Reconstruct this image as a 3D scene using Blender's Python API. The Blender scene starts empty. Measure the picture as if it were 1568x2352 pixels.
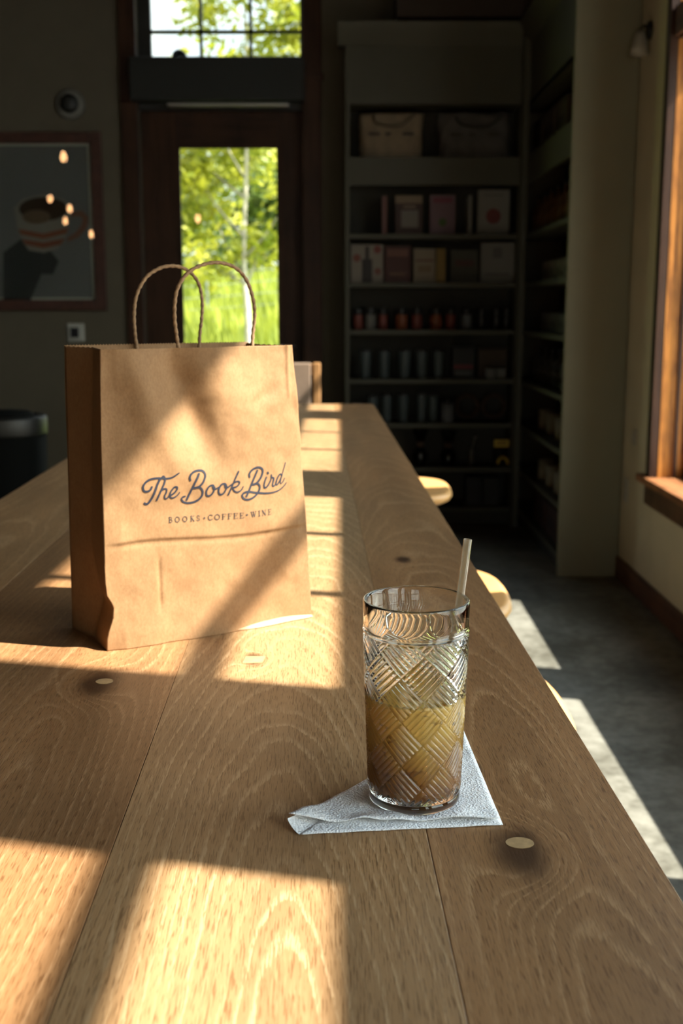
import bpy, bmesh, math, random
import numpy as np
from mathutils import Vector, Matrix
random.seed(7); rng = np.random.default_rng(7)
SC = bpy.context.scene
COL = SC.collection
R = math.radians

# ------------------------------------------------------------------ camera, world, sun, exposure
EYE = Vector((0.0, 0.0, 1.26)); PITCH = 10.3; FPX = 2600.0
cam_data = bpy.data.cameras.new('camera')
cam = bpy.data.objects.new('camera', cam_data); COL.objects.link(cam)
cam.location = EYE; cam.rotation_euler = (R(90 - PITCH), 0, 0)
cam_data.sensor_fit = 'VERTICAL'; cam_data.sensor_height = 36.0; cam_data.sensor_width = 24.0
cam_data.lens = 36.0 * FPX / 2352.0
cam_data.clip_start = 0.02; cam_data.clip_end = 500
cam_data.dof.use_dof = True; cam_data.dof.focus_distance = 0.92; cam_data.dof.aperture_fstop = 9.0
SC.camera = cam
SC.view_settings.view_transform = 'Standard'; SC.view_settings.look = 'None'
SC.view_settings.gamma = 1.0; SC.view_settings.use_curve_mapping = False
SC.view_settings.exposure = 0.82
cy = SC.cycles
cy.use_denoising = True
cy.max_bounces = 14; cy.diffuse_bounces = 5; cy.glossy_bounces = 5
cy.transmission_bounces = 14; cy.transparent_max_bounces = 16
cy.sample_clamp_indirect = 6.0; cy.blur_glossy = 0.6
cy.caustics_refractive = True; cy.caustics_reflective = False

SUN_DIR = Vector((-1.0, 0.25, -1.16)).normalized()      # the way the light travels
sd = bpy.data.lights.new('sun', 'SUN'); sd.energy = 14.5; sd.angle = R(0.53); sd.color = (1.0, 0.94, 0.88)
sun = bpy.data.objects.new('sun', sd); COL.objects.link(sun)
sun.rotation_euler = SUN_DIR.to_track_quat('-Z', 'Y').to_euler(); sun.location = (8, -2, 9)

class NT:
    """small node-tree writer"""
    def __init__(s, tree): s.t = tree; s.n = tree.nodes; s.l = tree.links
    def node(s, typ, **kw):
        nd = s.n.new(typ)
        for k, v in kw.items(): setattr(nd, k, v)
        return nd
    def put(s, sock, v):
        if v is None: return
        if isinstance(v, bpy.types.NodeSocket): s.l.new(v, sock)
        else: sock.default_value = v
    def m(s, op, a, b=None, c=None, clamp=False):
        nd = s.node('ShaderNodeMath', operation=op, use_clamp=clamp)
        for i, v in enumerate((a, b, c)): s.put(nd.inputs[i], v)
        return nd.outputs[0]
    def add(s, *a):
        r = a[0]
        for b in a[1:]: r = s.m('ADD', r, b)
        return r
    def mul(s, a, b): return s.m('MULTIPLY', a, b)
    def xyz(s, v):
        nd = s.node('ShaderNodeSeparateXYZ'); s.put(nd.inputs[0], v); return nd.outputs
    def vec(s, x=0.0, y=0.0, z=0.0):
        nd = s.node('ShaderNodeCombineXYZ')
        for i, v in enumerate((x, y, z)): s.put(nd.inputs[i], v)
        return nd.outputs[0]
    def scale(s, v, sc):
        nd = s.node('ShaderNodeVectorMath', operation='MULTIPLY'); s.put(nd.inputs[0], v); s.put(nd.inputs[1], sc); return nd.outputs[0]
    def noise(s, v, scale=1.0, detail=2.0, rough=0.5, out=0):
        nd = s.node('ShaderNodeTexNoise'); s.put(nd.inputs['Vector'], v)
        nd.inputs['Scale'].default_value = scale; nd.inputs['Detail'].default_value = detail; nd.inputs['Roughness'].default_value = rough
        return nd.outputs[out]
    def step(s, v, a, b):
        nd = s.node('ShaderNodeMapRange', interpolation_type='SMOOTHSTEP'); s.put(nd.inputs['Value'], v)
        nd.inputs['From Min'].default_value = a; nd.inputs['From Max'].default_value = b; return nd.outputs[0]
    def mix(s, f, a, b, blend='MIX'):
        nd = s.node('ShaderNodeMix', data_type='RGBA', blend_type=blend); s.put(nd.inputs[0], f)
        for i, v in ((6, a), (7, b)):
            if isinstance(v, tuple) and len(v) == 3: v = v + (1.0,)
            s.put(nd.inputs[i], v)
        return nd.outputs[2]
    def coord(s, which='Object'): return s.node('ShaderNodeTexCoord').outputs[which]
    def bump(s, h, strength=0.2, dist=0.001):
        nd = s.node('ShaderNodeBump'); nd.inputs['Strength'].default_value = strength; nd.inputs['Distance'].default_value = dist
        s.put(nd.inputs['Height'], h); return nd.outputs[0]

world = bpy.data.worlds.new('sky'); SC.world = world; world.use_nodes = True
w = NT(world.node_tree); w.n.clear()
wd = w.coord('Generated'); wz = w.xyz(wd)[2]
blue = w.mix(w.step(wz, 0.0, 0.55), (0.46, 0.52, 0.57), (0.20, 0.30, 0.46))
cl = w.noise(w.scale(wd, (1.0, 1.0, 2.2)), 2.6, 6, 0.55)
sky = w.mix(w.step(cl, 0.48, 0.64), blue, (0.95, 0.92, 0.87))
# a real sky brightens smoothly towards the sun
dt = w.node('ShaderNodeVectorMath', operation='DOT_PRODUCT'); w.put(dt.inputs[0], wd); dt.inputs[1].default_value = tuple(-SUN_DIR)
glow = w.add(1.0, w.mul(w.m('POWER', w.m('MULTIPLY_ADD', dt.outputs['Value'], 0.5, 0.5, clamp=True), 2.5), 8.5))
sky = w.scale(sky, w.vec(glow, w.mul(glow, 0.97), w.mul(glow, 0.87)))
sky = w.mix(w.step(wz, -0.02, 0.02), (0.25, 0.26, 0.16), sky)
bg = w.node('ShaderNodeBackground'); w.put(bg.inputs[0], sky); bg.inputs[1].default_value = 1.0
wo = w.node('ShaderNodeOutputWorld'); w.l.new(bg.outputs[0], wo.inputs[0])

# ------------------------------------------------------------------ materials
MATS = {}
def mat(name, col=(0.5, 0.5, 0.5), rough=0.6, metal=0.0, var=0.0, vscale=20.0, bump=0.0, bscale=60.0, spec=0.4, emit=0.0):
    if name in MATS: return MATS[name]
    m_ = bpy.data.materials.new(name); m_.use_nodes = True; MATS[name] = m_
    t = NT(m_.node_tree); p = t.n['Principled BSDF']
    p.inputs['Roughness'].default_value = rough; p.inputs['Metallic'].default_value = metal
    p.inputs['Specular IOR Level'].default_value = spec
    p.inputs['Base Color'].default_value = (*col, 1)
    if var:
        n_ = t.noise(t.coord(), vscale, 4, 0.6)
        dark = tuple(c * (1 - var) for c in col); lite = tuple(min(1, c * (1 + var)) for c in col)
        t.put(p.inputs['Base Color'], t.mix(t.step(n_, 0.3, 0.7), dark, lite))
    if bump:
        t.put(p.inputs['Normal'], t.bump(t.noise(t.coord(), bscale, 4, 0.6), bump, 0.002))
    if emit:
        p.inputs['Emission Color'].default_value = (*col, 1); p.inputs['Emission Strength'].default_value = emit
    return m_

def pane_mat(name, tint=(0.96, 0.98, 0.97), refl=1.5):
    if name in MATS: return MATS[name]
    m_ = bpy.data.materials.new(name); m_.use_nodes = True; MATS[name] = m_
    t = NT(m_.node_tree); t.n.remove(t.n['Principled BSDF'])
    tr = t.node('ShaderNodeBsdfTransparent'); tr.inputs[0].default_value = (*tint, 1)
    gl = t.node('ShaderNodeBsdfGlossy'); gl.inputs['Roughness'].default_value = 0.0
    fr = t.node('ShaderNodeFresnel')
    bf = t.node('ShaderNodeNewGeometry').outputs['Backfacing']; t.put(fr.inputs[0], t.add(refl, t.mul(bf, 1.0 / refl - refl)))   # a thin pane: the same few per cent on both faces
    mx = t.node('ShaderNodeMixShader'); t.put(mx.inputs[0], fr.outputs[0]); t.l.new(tr.outputs[0], mx.inputs[1]); t.l.new(gl.outputs[0], mx.inputs[2])
    t.l.new(mx.outputs[0], t.n['Material Output'].inputs[0]); return m_

def glass_mat(name, ior=1.5, col=(1, 1, 1), rough=0.0):
    m_ = bpy.data.materials.new(name); m_.use_nodes = True
    t = NT(m_.node_tree); t.n.remove(t.n['Principled BSDF'])
    g = t.node('ShaderNodeBsdfGlass'); g.inputs['IOR'].default_value = ior; g.inputs['Color'].default_value = (*col, 1); g.inputs['Roughness'].default_value = rough
    t.l.new(g.outputs[0], t.n['Material Output'].inputs[0]); return m_

def stained_wood(name, dark, lite, axis=2, rough=0.45, knots=True):
    """stained board: long grain along one object axis, blotches and a few dark knots"""
    if name in MATS: return MATS[name]
    m_ = bpy.data.materials.new(name); m_.use_nodes = True; MATS[name] = m_
    t = NT(m_.node_tree); p = t.n['Principled BSDF']; p.inputs['Roughness'].default_value = rough; p.inputs['Specular IOR Level'].default_value = 0.18
    c = t.coord(); sc = [60.0, 60.0, 60.0]; sc[axis] = 2.5
    g = t.noise(t.scale(c, tuple(sc)), 1.0, 5, 0.65)
    b = t.noise(t.scale(c, (9, 9, 4)), 1.0, 3, 0.6)
    k = t.add(t.mul(g, 0.6), t.mul(b, 0.4))
    colr = t.mix(t.step(k, 0.36, 0.62), dark, lite)
    if knots:
        vn = t.node('ShaderNodeTexVoronoi'); t.put(vn.inputs['Vector'], t.scale(c, (5, 5, 3.2))); vn.inputs['Scale'].default_value = 1.0
        colr = t.mix(t.step(vn.outputs['Distance'], 0.22, 0.05), colr, tuple(x * 0.3 for x in dark))
    t.put(p.inputs['Base Color'], colr); t.put(p.inputs['Normal'], t.bump(g, 0.15, 0.001)); return m_

def oak(name, x0, d0, tilt, spacing, base, seed, knots=(), wander=0.02, lite=0.62):
    """white-oak board: growth rings of a tilted trunk cut flat, open pores filled light in the early wood, fine dark pores, knots"""
    m_ = bpy.data.materials.new(name); m_.use_nodes = True; MATS[name] = m_
    t = NT(m_.node_tree); p = t.n['Principled BSDF']; p.inputs['Roughness'].default_value = 0.42; p.inputs['Specular IOR Level'].default_value = 0.35
    c = t.coord(); o = t.xyz(c); x, y = o[0], o[1]
    big = t.noise(t.vec(seed, t.mul(y, 1.6), 0.0), 1.0, 1, 0.5)
    med = t.noise(t.vec(t.mul(x, 9.0), t.mul(y, 2.4), seed), 1.0, 2, 0.5)
    fine = t.noise(t.vec(t.mul(x, 60.0), t.mul(y, 14.0), seed), 1.0, 2, 0.55)
    xn = t.add(x, -x0, t.mul(t.add(big, -0.5), wander * 2))
    d = t.add(d0, t.mul(y, tilt), t.mul(t.add(med, -0.5), 0.035))
    r = t.m('SQRT', t.add(t.mul(xn, xn), t.mul(d, d)))
    dark = None; xw = x
    for (kx, ky, kr, amp) in knots:
        ex = t.mul(t.add(x, -kx), 1.0 / kr); ey = t.mul(t.add(y, -ky), 0.55 / kr)
        q = t.add(t.mul(ex, ex), t.mul(ey, ey))
        g = t.m('EXPONENT', t.mul(q, -0.30)); r = t.add(r, t.mul(g, amp)); xw = t.add(xw, t.mul(t.mul(t.add(x, -kx), g), -0.55))
        g2 = t.step(t.m('EXPONENT', t.mul(t.add(q, t.mul(fine, 1.2)), -0.45)), 0.18, 0.72); dark = g2 if dark is None else t.m('MAXIMUM', dark, g2)
    fib = t.noise(t.vec(t.mul(xw, 1150.0), t.mul(y, 75.0), seed), 1.0, 1, 0.5)
    uneven = t.noise(t.vec(t.mul(r, 34.0), seed, 0.0), 1.0, 1, 0.5)
    ph = t.add(t.mul(r, 1.0 / spacing), t.mul(fine, 0.5), t.mul(fib, 0.30), t.mul(uneven, 2.2))
    fr = t.m('FRACT', ph)
    ring = t.m('FLOOR', ph)
    early = t.m('MULTIPLY', t.step(fr, 0.0, 0.07), t.step(fr, 0.40, 0.13))
    keep = t.step(t.noise(t.vec(t.mul(ring, 7.31), t.mul(y, 3.0), seed), 1.0, 1), 0.25, 0.55)
    early = t.mul(early, keep) if dark is None else t.mul(t.mul(early, keep), t.m('SUBTRACT', 1.0, t.mul(dark, 0.6)))
    por = t.noise(t.vec(t.mul(xw, 1250.0), t.mul(y, 62.0), seed + 3.0), 1.0, 1, 0.5)
    pale = t.noise(t.vec(t.mul(xw, 980.0), t.mul(y, 48.0), seed + 6.0), 1.0, 1, 0.5)
    por2 = t.noise(t.vec(t.mul(xw, 420.0), t.mul(y, 11.0), seed + 9.0), 1.0, 3, 0.6)
    lightm = t.mul(early, t.step(fib, 0.42, 0.55))
    darkm = t.mul(t.step(por, 0.55, 0.64), t.m('SUBTRACT', 1.0, t.mul(early, 0.5)))
    tone = t.noise(t.vec(t.mul(x, 14.0), t.mul(y, 2.0), seed + 5.0), 1.0, 3, 0.55)
    b0 = tuple(v * 0.80 for v in base); b1 = tuple(min(1, v * 1.16) for v in base)
    colr = t.mix(t.step(tone, 0.3, 0.7), b0, b1)
    colr = t.mix(t.mul(t.step(fr, 0.45, 1.0), 0.16), colr, tuple(v * f for v, f in zip(base, (0.72, 0.62, 0.52))))
    colr = t.mix(t.mul(t.step(por2, 0.52, 0.68), 0.25), colr, tuple(v * 0.6 for v in base))
    colr = t.mix(t.mul(darkm, 0.74), colr, tuple(v * f for v, f in zip(base, (0.42, 0.36, 0.30))))
    colr = t.mix(t.mul(t.step(pale, 0.56, 0.66), 0.26), colr, tuple(min(1, v * f) for v, f in zip(base, (1.32, 1.40, 1.5))))
    colr = t.mix(t.mul(lightm, lite), colr, (min(1, base[0] * 1.55), min(1, base[1] * 1.78), min(1, base[2] * 2.1)))
    if dark is not None:
        colr = t.mix(t.m('MULTIPLY', dark, 1.0, clamp=True), colr, tuple(v * f for v, f in zip(base, (0.20, 0.17, 0.15))))
    t.put(p.inputs['Base Color'], colr)
    t.put(p.inputs['Normal'], t.bump(t.m('SUBTRACT', fib, t.mul(darkm, 0.8)), 0.10, 0.0006))
    return m_

# ------------------------------------------------------------------ mesh builder
class MB:
    def __init__(s): s.v = []; s.f = []
    def raw(s, v, f):
        k = len(s.v); s.v += [tuple(p) for p in v]; s.f += [tuple(i + k for i in q) for q in f]; return s
    def box(s, x0, x1, y0, y1, z0, z1):
        v = [(x, y, z) for z in (z0, z1) for y in (y0, y1) for x in (x0, x1)]
        return s.raw(v, [(0, 2, 3, 1), (4, 5, 7, 6), (0, 1, 5, 4), (2, 6, 7, 3), (0, 4, 6, 2), (1, 3, 7, 5)])
    def prism(s, poly, a, b, axis=2):
        """polygon (2-D, counter-clockwise seen along -axis) swept from a to b along an axis"""
        def P(p, h): q = list(p); q.insert(axis, h); return tuple(q)
        n = len(poly); v = [P(p, a) for p in poly] + [P(p, b) for p in poly]
        return s.raw(v, [tuple(range(n - 1, -1, -1)), tuple(range(n, 2 * n))] + [(i, (i + 1) % n, n + (i + 1) % n, n + i) for i in range(n)])
    def lathe(s, prof, seg=32, c=(0, 0, 0), axis=2):
        rows = []; k = len(s.v)
        for (r_, h) in prof:
            for i in range(seg):
                a = 2 * math.pi * i / seg; q = [r_ * math.cos(a), r_ * math.sin(a)]; q.insert(axis, h)
                s.v.append((q[0] + c[0], q[1] + c[1], q[2] + c[2]))
        for j in range(len(prof) - 1):
            for i in range(seg):
                a0 = k + j * seg + i; a1 = k + j * seg + (i + 1) % seg
                s.f.append((a0, a1, a1 + seg, a0 + seg))
        if prof[0][0] > 1e-6: s.f.append(tuple(k + i for i in range(seg - 1, -1, -1)))
        if prof[-1][0] > 1e-6: s.f.append(tuple(k + (len(prof) - 1) * seg + i for i in range(seg)))
        return s
    def tube(s, pts, rad, seg=10, twist=None):
        """tube along points; rad a number or list; twist = (amp, pitch) gives a two-strand cord"""
        pts = [Vector(p) for p in pts]; n = len(pts); k = len(s.v)
        t0 = (pts[1] - pts[0]).normalized(); up = Vector((0, 0, 1)) if abs(t0.z) < 0.9 else Vector((0, 1, 0))
        nx = t0.cross(up).normalized(); L = 0.0
        for j, p in enumerate(pts):
            t = (pts[min(j + 1, n - 1)] - pts[max(j - 1, 0)]).normalized()
            nx = (nx - t * nx.dot(t)).normalized(); ny = t.cross(nx)
            if j: L += (p - pts[j - 1]).length
            r_ = rad[j] if isinstance(rad, (list, tuple)) else rad
            for i in range(seg):
                a = 2 * math.pi * i / seg; rr = r_
                if twist: rr = r_ * (1 + twist[0] * math.cos(2 * (a - 2 * math.pi * L / twist[1])))
                s.v.append(tuple(p + nx * (rr * math.cos(a)) + ny * (rr * math.sin(a))))
        for j in range(n - 1):
            for i in range(seg):
                a0 = k + j * seg + i; a1 = k + j * seg + (i + 1) % seg
                s.f.append((a0, a1, a1 + seg, a0 + seg))
        s.f.append(tuple(k + i for i in range(seg - 1, -1, -1))); s.f.append(tuple(k + (n - 1) * seg + i for i in range(seg)))
        return s
    def build(s, name, material, parent=None, smooth=False, bevel=0.0, bseg=2):
        me = bpy.data.meshes.new(name); me.from_pydata(s.v, [], s.f); me.update()
        o = bpy.data.objects.new(name, me); COL.objects.link(o)
        if material: me.materials.append(material)
        if parent: o.parent = parent
        if smooth: me.polygons.foreach_set('use_smooth', [True] * len(me.polygons))
        if bevel:
            b = o.modifiers.new('bevel', 'BEVEL'); b.width = bevel; b.segments = bseg; b.limit_method = 'ANGLE'; b.angle_limit = R(40)
        return o

def thing(name, label, cat, loc=(0, 0, 0), rz=0.0, group=None):
    o = bpy.data.objects.new(name, None); COL.objects.link(o); o.location = loc; o.rotation_euler = (0, 0, rz)
    o.empty_display_size = 0.05
    o['label'] = label; o['category'] = cat
    if group: o['group'] = group
    return o
def tag(o, label, cat, group=None):
    o['label'] = label; o['category'] = cat
    if group: o['group'] = group
    return o
def struct(o): o['kind'] = 'structure'; return o
def sroot(name, loc=(0, 0, 0)):
    o = bpy.data.objects.new(name, None); COL.objects.link(o); o.location = loc; o['kind'] = 'structure'; return o
def bx(name, b, material, parent=None, bevel=0.0):
    return MB().box(*b).build(name, material, parent, bevel=bevel)
def copy_tree(root, loc, rz=None, label=None):
    r_ = root.copy(); COL.objects.link(r_); r_.location = loc
    if rz is not None: r_.rotation_euler = (0, 0, rz)
    if label: r_['label'] = label
    for ch in list(root.children):
        c_ = ch.copy(); COL.objects.link(c_); c_.parent = r_
        for g_ in list(ch.children):
            d_ = g_.copy(); COL.objects.link(d_); d_.parent = c_
    return r_
def at(px, py, Y):
    """point of the world at depth Y that the photograph shows at a pixel"""
    a = (px - 784) / FPX; b = (1176 - py) / FPX; c_, s_ = math.cos(R(PITCH)), math.sin(R(PITCH))
    d = Vector((a, c_ + b * s_, -s_ + b * c_)); return EYE + d * (Y / d.y)
def at_x(px, py, X):
    a = (px - 784) / FPX; b = (1176 - py) / FPX; c_, s_ = math.cos(R(PITCH)), math.sin(R(PITCH))
    d = Vector((a, c_ + b * s_, -s_ + b * c_)); return EYE + d * (X / d.x)
def spline(pts, n):
    """Catmull-Rom through points of any dimension, n steps per span"""
    P = [np.array(p, float) for p in pts]; P = [2 * P[0] - P[1]] + P + [2 * P[-1] - P[-2]]; out = []
    for i in range(1, len(P) - 2):
        for k in range(n):
            t = k / n; a, b, c_, d = P[i - 1:i + 3]
            out.append(0.5 * (2 * b + (c_ - a) * t + (2 * a - 5 * b + 4 * c_ - d) * t * t + (3 * b - a - 3 * c_ + d) * t ** 3))
    out.append(P[-2]); return out

# ------------------------------------------------------------------ the room
XR, XO = 1.31, 1.50                 # inner and outer face of the window wall
YB, YO = 6.80, 6.98                 # inner and outer face of the far wall
XL, YN, ZC = -5.6, -6.0, 4.30
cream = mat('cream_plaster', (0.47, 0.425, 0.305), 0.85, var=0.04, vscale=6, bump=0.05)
dkwood = stained_wood('dark_stained_wood', (0.022, 0.010, 0.006), (0.050, 0.022, 0.012), 2, knots=False)
dkwood_x = stained_wood('dark_stained_wood_across', (0.020, 0.009, 0.006), (0.045, 0.020, 0.011), 0, knots=False)
dkwood_y = stained_wood('dark_stained_wood_along', (0.05, 0.022, 0.012), (0.11, 0.05, 0.026), 1, knots=False)
amber = stained_wood('amber_stained_wood', (0.10, 0.030, 0.006), (0.40, 0.150, 0.028), 2)
amber_y = stained_wood('amber_stained_wood_along', (0.12, 0.045, 0.017), (0.28, 0.115, 0.045), 1, knots=False)
taupe = mat('dimmed_cream_plaster', (0.088, 0.074, 0.050), 0.85, var=0.04, vscale=6, bump=0.05)  # cream wall plaster darkened: the far room's dimness is put into its colour
black = mat('black_paint', (0.012, 0.012, 0.011), 0.5)
pane = pane_mat('window_glass')

# floor of polished concrete
fm = bpy.data.materials.new('polished_concrete'); fm.use_nodes = True
t = NT(fm.node_tree); p = t.n['Principled BSDF']; c = t.coord()
n1 = t.noise(c, 1.6, 6, 0.65); n2 = t.noise(c, 22, 5, 0.7)
t.put(p.inputs['Base Color'], t.mix(t.step(t.add(t.mul(n1, 0.6), t.mul(n2, 0.4)), 0.36, 0.64), (0.070, 0.064, 0.047), (0.21, 0.20, 0.162)))
t.put(p.inputs['Roughness'], t.add(0.48, t.mul(n2, 0.25))); p.inputs['Specular IOR Level'].default_value = 0.18
pane = pane_mat('window_glass'); black = mat('black_paint', (0.012, 0.012, 0.011), 0.5)
struct(bx('floor', (XL, XO, YN, YO, -0.12, 0.0), fm))
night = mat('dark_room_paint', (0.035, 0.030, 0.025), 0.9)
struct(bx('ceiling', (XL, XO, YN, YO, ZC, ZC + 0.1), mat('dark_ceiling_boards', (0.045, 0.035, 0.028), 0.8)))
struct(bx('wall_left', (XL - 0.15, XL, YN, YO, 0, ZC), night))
b = MB(); b.box(XL, -1.12, YN - .15, YN, 0, ZC); b.box(1.1, XO, YN - .15, YN, 0, ZC); b.box(-1.12, 1.1, YN - .15, YN, 0, .4); b.box(-1.12, 1.1, YN - .15, YN, 2.4, ZC)
struct(b.build('wall_near', night))
sf = sroot('window_7')             # unseen window added behind the viewer to lift the shade indoors
for x in (-1.12, -.04, 1.04): bx('mullion', (x, x + .06, YN - .10, YN - .04, .4, 2.4), black, sf)
bx('pane', (-1.12, 1.1, YN - .075, YN - .069, .4, 2.4), pane, sf)

# window wall: openings (y0, y1); a low window and a transom light above each
OPEN = [(-2.33, -1.15), (-0.86, 0.352), (0.678, 1.848), (2.149, 3.39), (3.645, 4.650)]
SILL, HEAD, TB, TT = 0.56, 2.28, 2.41, 3.09
b = MB(); b.box(XR, XO, YN, YO, 0, SILL - 0.04); b.box(XR, XO, YN, YO, TT, ZC)
ys = [YN] + [v for o in OPEN for v in o] + [YO]
for i in range(0, len(ys), 2): b.box(XR, XO, ys[i], ys[i + 1], SILL - 0.04, TT)
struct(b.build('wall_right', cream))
def muntin_window(name, a, c_, near):
    root = sroot(name)
    # header between low window and transom, and the lining boards of both openings
    bx('header', (XR, XO, a, c_, HEAD, TB), dkwood_y, root)
    for (z0, z1) in ((SILL, HEAD), (TB, TT)):
        for s_, yy in (('near', a), ('far', c_)):
            q = bx('jamb', (XR, XO, yy - 0.0, yy + 0.002, z0, z1) if s_ == 'near' else (XR, XO, yy - 0.002, yy, z0, z1), amber, root)
    for yy0_, yy1_ in ((a, a + .012), (c_ - .012, c_)): bx('stop_bead', (1.372, 1.384, yy0_, yy1_, SILL, HEAD), dkwood, root)
    # sash frame of the low window, proud of the reveal
    fx0, fx1 = 1.415, 1.455; f_ = 0.045
    bx('stile', (fx0, fx1, a, a + f_ * .5, SILL, HEAD), amber, root); bx('stile', (fx0, fx1, c_ - f_ * .5, c_, SILL, HEAD), amber, root)
    bx('rail', (fx0, fx1, a, c_, SILL - 0.002, SILL + f_), amber_y, root); bx('rail', (fx0, fx1, a, c_, HEAD - f_ * .6, HEAD), amber_y, root)
    bx('pane', (1.430, 1.436, a + .02, c_ - .02, SILL + f_ - .005, HEAD - .02), pane, root)
    # transom: two rows of three panes between slim muntins
    mx0, mx1 = 1.385, 1.411; w_ = (c_ - a) / 3.0
    zm = 2.682
    for k in (1, 2): bx('muntin', (mx0, mx1, a + k * w_ - 0.011, a + k * w_ + 0.011, TB, TT), dkwood, root)
    bx('muntin', (mx0, mx1, a, c_, zm - 0.013, zm + 0.013), dkwood_y, root)
    for k in range(3):
        for (z0, z1) in ((TB, zm - 0.013), (zm + 0.013, TT)):
            bx('pane', (1.396, 1.400, a + k * w_ + 0.011, a + (k + 1) * w_ - 0.011, z0, z1), pane, root)
    # casing on the room side
    cw = 0.105
    for y0, y1 in ((a - cw, a), (c_, c_ + cw)):
        bx('casing', (XR - 0.022, XR, y0, y1, SILL - 0.002, TT + 0.06), dkwood, root, 0.003)
        bx('casing_bead', (XR - 0.034, XR - 0.022, y0 + cw * .80 if y1 == a else y0, y1 if y1 == a else y1 - cw * .80, SILL - 0.002, TT), dkwood, root, 0.002)
    bx('casing', (XR - 0.020, XR, a, c_, HEAD + .01, TB - .01), dkwood_y, root, 0.003)
    bx('sill', (XR - 0.055, 1.415, a - cw - 0.03, c_ + cw + 0.03, SILL - 0.030, SILL), amber_y, root, 0.004)
    bx('apron', (XR - 0.024, XR, a - cw, c_ + cw, SILL - 0.125, SILL - 0.030), dkwood_y, root, 0.003)
for i, (a, c_) in enumerate(OPEN): muntin_window('window_%d' % (i + 1), a, c_, i)
struct(bx('baseboard_right', (XR - 0.016, XR, YN, 5.25, 0, 0.10), dkwood_y, None, 0.003))

# far wall with the door and its transom
DX0, DX1, DZ = -1.165, -0.225, 2.37
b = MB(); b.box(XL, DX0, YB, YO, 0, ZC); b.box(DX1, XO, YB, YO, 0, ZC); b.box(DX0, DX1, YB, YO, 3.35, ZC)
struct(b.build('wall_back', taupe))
struct(bx('trim_1', (DX0, DX1, 6.815, 6.95, DZ, 2.655), black))
struct(bx('trim_2', (DX0 - .03, DX1 + .012, 6.70, 6.815, 2.405, 2.640), mat('black_header_box', (0.010, 0.011, 0.010), .55), None, .006))
st = mat('brushed_steel', (0.45, 0.44, 0.41), 0.35, 1.0)
bx('metal_strip', (-0.99, -0.30, 6.735, 6.80, 2.378, 2.398), st, bpy.data.objects['trim_2'], .004)
t3 = sroot('trim_3')
bx('casing', (-1.262, DX0, YB - .028, YB, 0, 3.5), dkwood, t3, .004); bx('casing', (DX1, -0.114, YB - .028, YB, 0, 3.5), dkwood, t3, .004)
bx('casing_block', (-0.245, -0.10, YB - .035, YB - .028, 2.52, 2.56), dkwood, t3, .003)
door = sroot('door_1')
yy0, yy1 = 6.86, 6.905
GX0, GX1, GZ0, GZ1 = -0.952, -0.366, 0.28, 2.175
bx('stile', (DX0, GX0, yy0, yy1, 0.008, DZ), dkwood, door, .003); bx('stile', (GX1, DX1, yy0, yy1, 0.008, DZ), dkwood, door, .003)
bx('rail', (GX0, GX1, yy0, yy1, GZ1, DZ), dkwood_x, door, .003); bx('rail', (GX0, GX1, yy0, yy1, 0.008, GZ0), dkwood_x, door, .003)
bx('pane', (GX0, GX1, 6.88, 6.886, GZ0, GZ1), pane, door)
for x0, x1, z0, z1 in ((GX0, GX0 + .012, GZ0, GZ1), (GX1 - .012, GX1, GZ0, GZ1), (GX0, GX1, GZ1 - .012, GZ1)):
    bx('glazing_bead', (x0, x1, yy0 - .006, yy0 + .004, z0, z1), dkwood, door)
h = MB().tube([(-0.285, 6.86, 1.02), (-0.285, 6.80, 1.02), (-0.40, 6.80, 1.02)], 0.010, 10).build('handle', st, door, True)
tr = sroot('window_6')
TX0, TX1, TZ0, TZ1 = -1.090, -0.236, 2.668, 3.25
bx('sash', (DX0, TX0, 6.86, 6.90, 2.655, 3.35), black, tr); bx('sash', (TX1, DX1, 6.86, 6.90, 2.655, 3.35), black, tr)
bx('sash', (TX0, TX1, 6.86, 6.90, 2.655, TZ0), black, tr); bx('sash', (TX0, TX1, 6.86, 6.90, TZ1, 3.35), black, tr)
tw = (TX1 - TX0) / 3
for x in (-0.805, -0.520): bx('muntin', (x - .009, x + .009, 6.862, 6.892, TZ0, TZ1), black, tr)
for z in (2.806, 3.03): bx('muntin', (TX0, TX1, 6.862, 6.892, z - .009, z + .009), black, tr)
xs = [TX0, -0.805, -0.520, TX1]; zs = [TZ0, 2.806, 3.03, TZ1]
for i in range(3):
    for j in range(3): bx('pane', (xs[i] + .009 * (i > 0), xs[i + 1] - .009 * (i < 2), 6.875, 6.880, zs[j] + .009 * (j > 0), zs[j + 1] - .009 * (j < 2)), pane, tr)
MB().lathe([(0.001, 6.83), (.03, 6.835), (.045, 6.85), (.045, 6.862)], 20, (-0.93, 0, 2.665), 1).build('latch', black, tr, True)
struct(bx('trim_4', (0.30, 1.30, 6.50, 6.80, 2.80, ZC), mat('dark_brown_soffit', (0.035, 0.024, 0.018), .8)))

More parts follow.
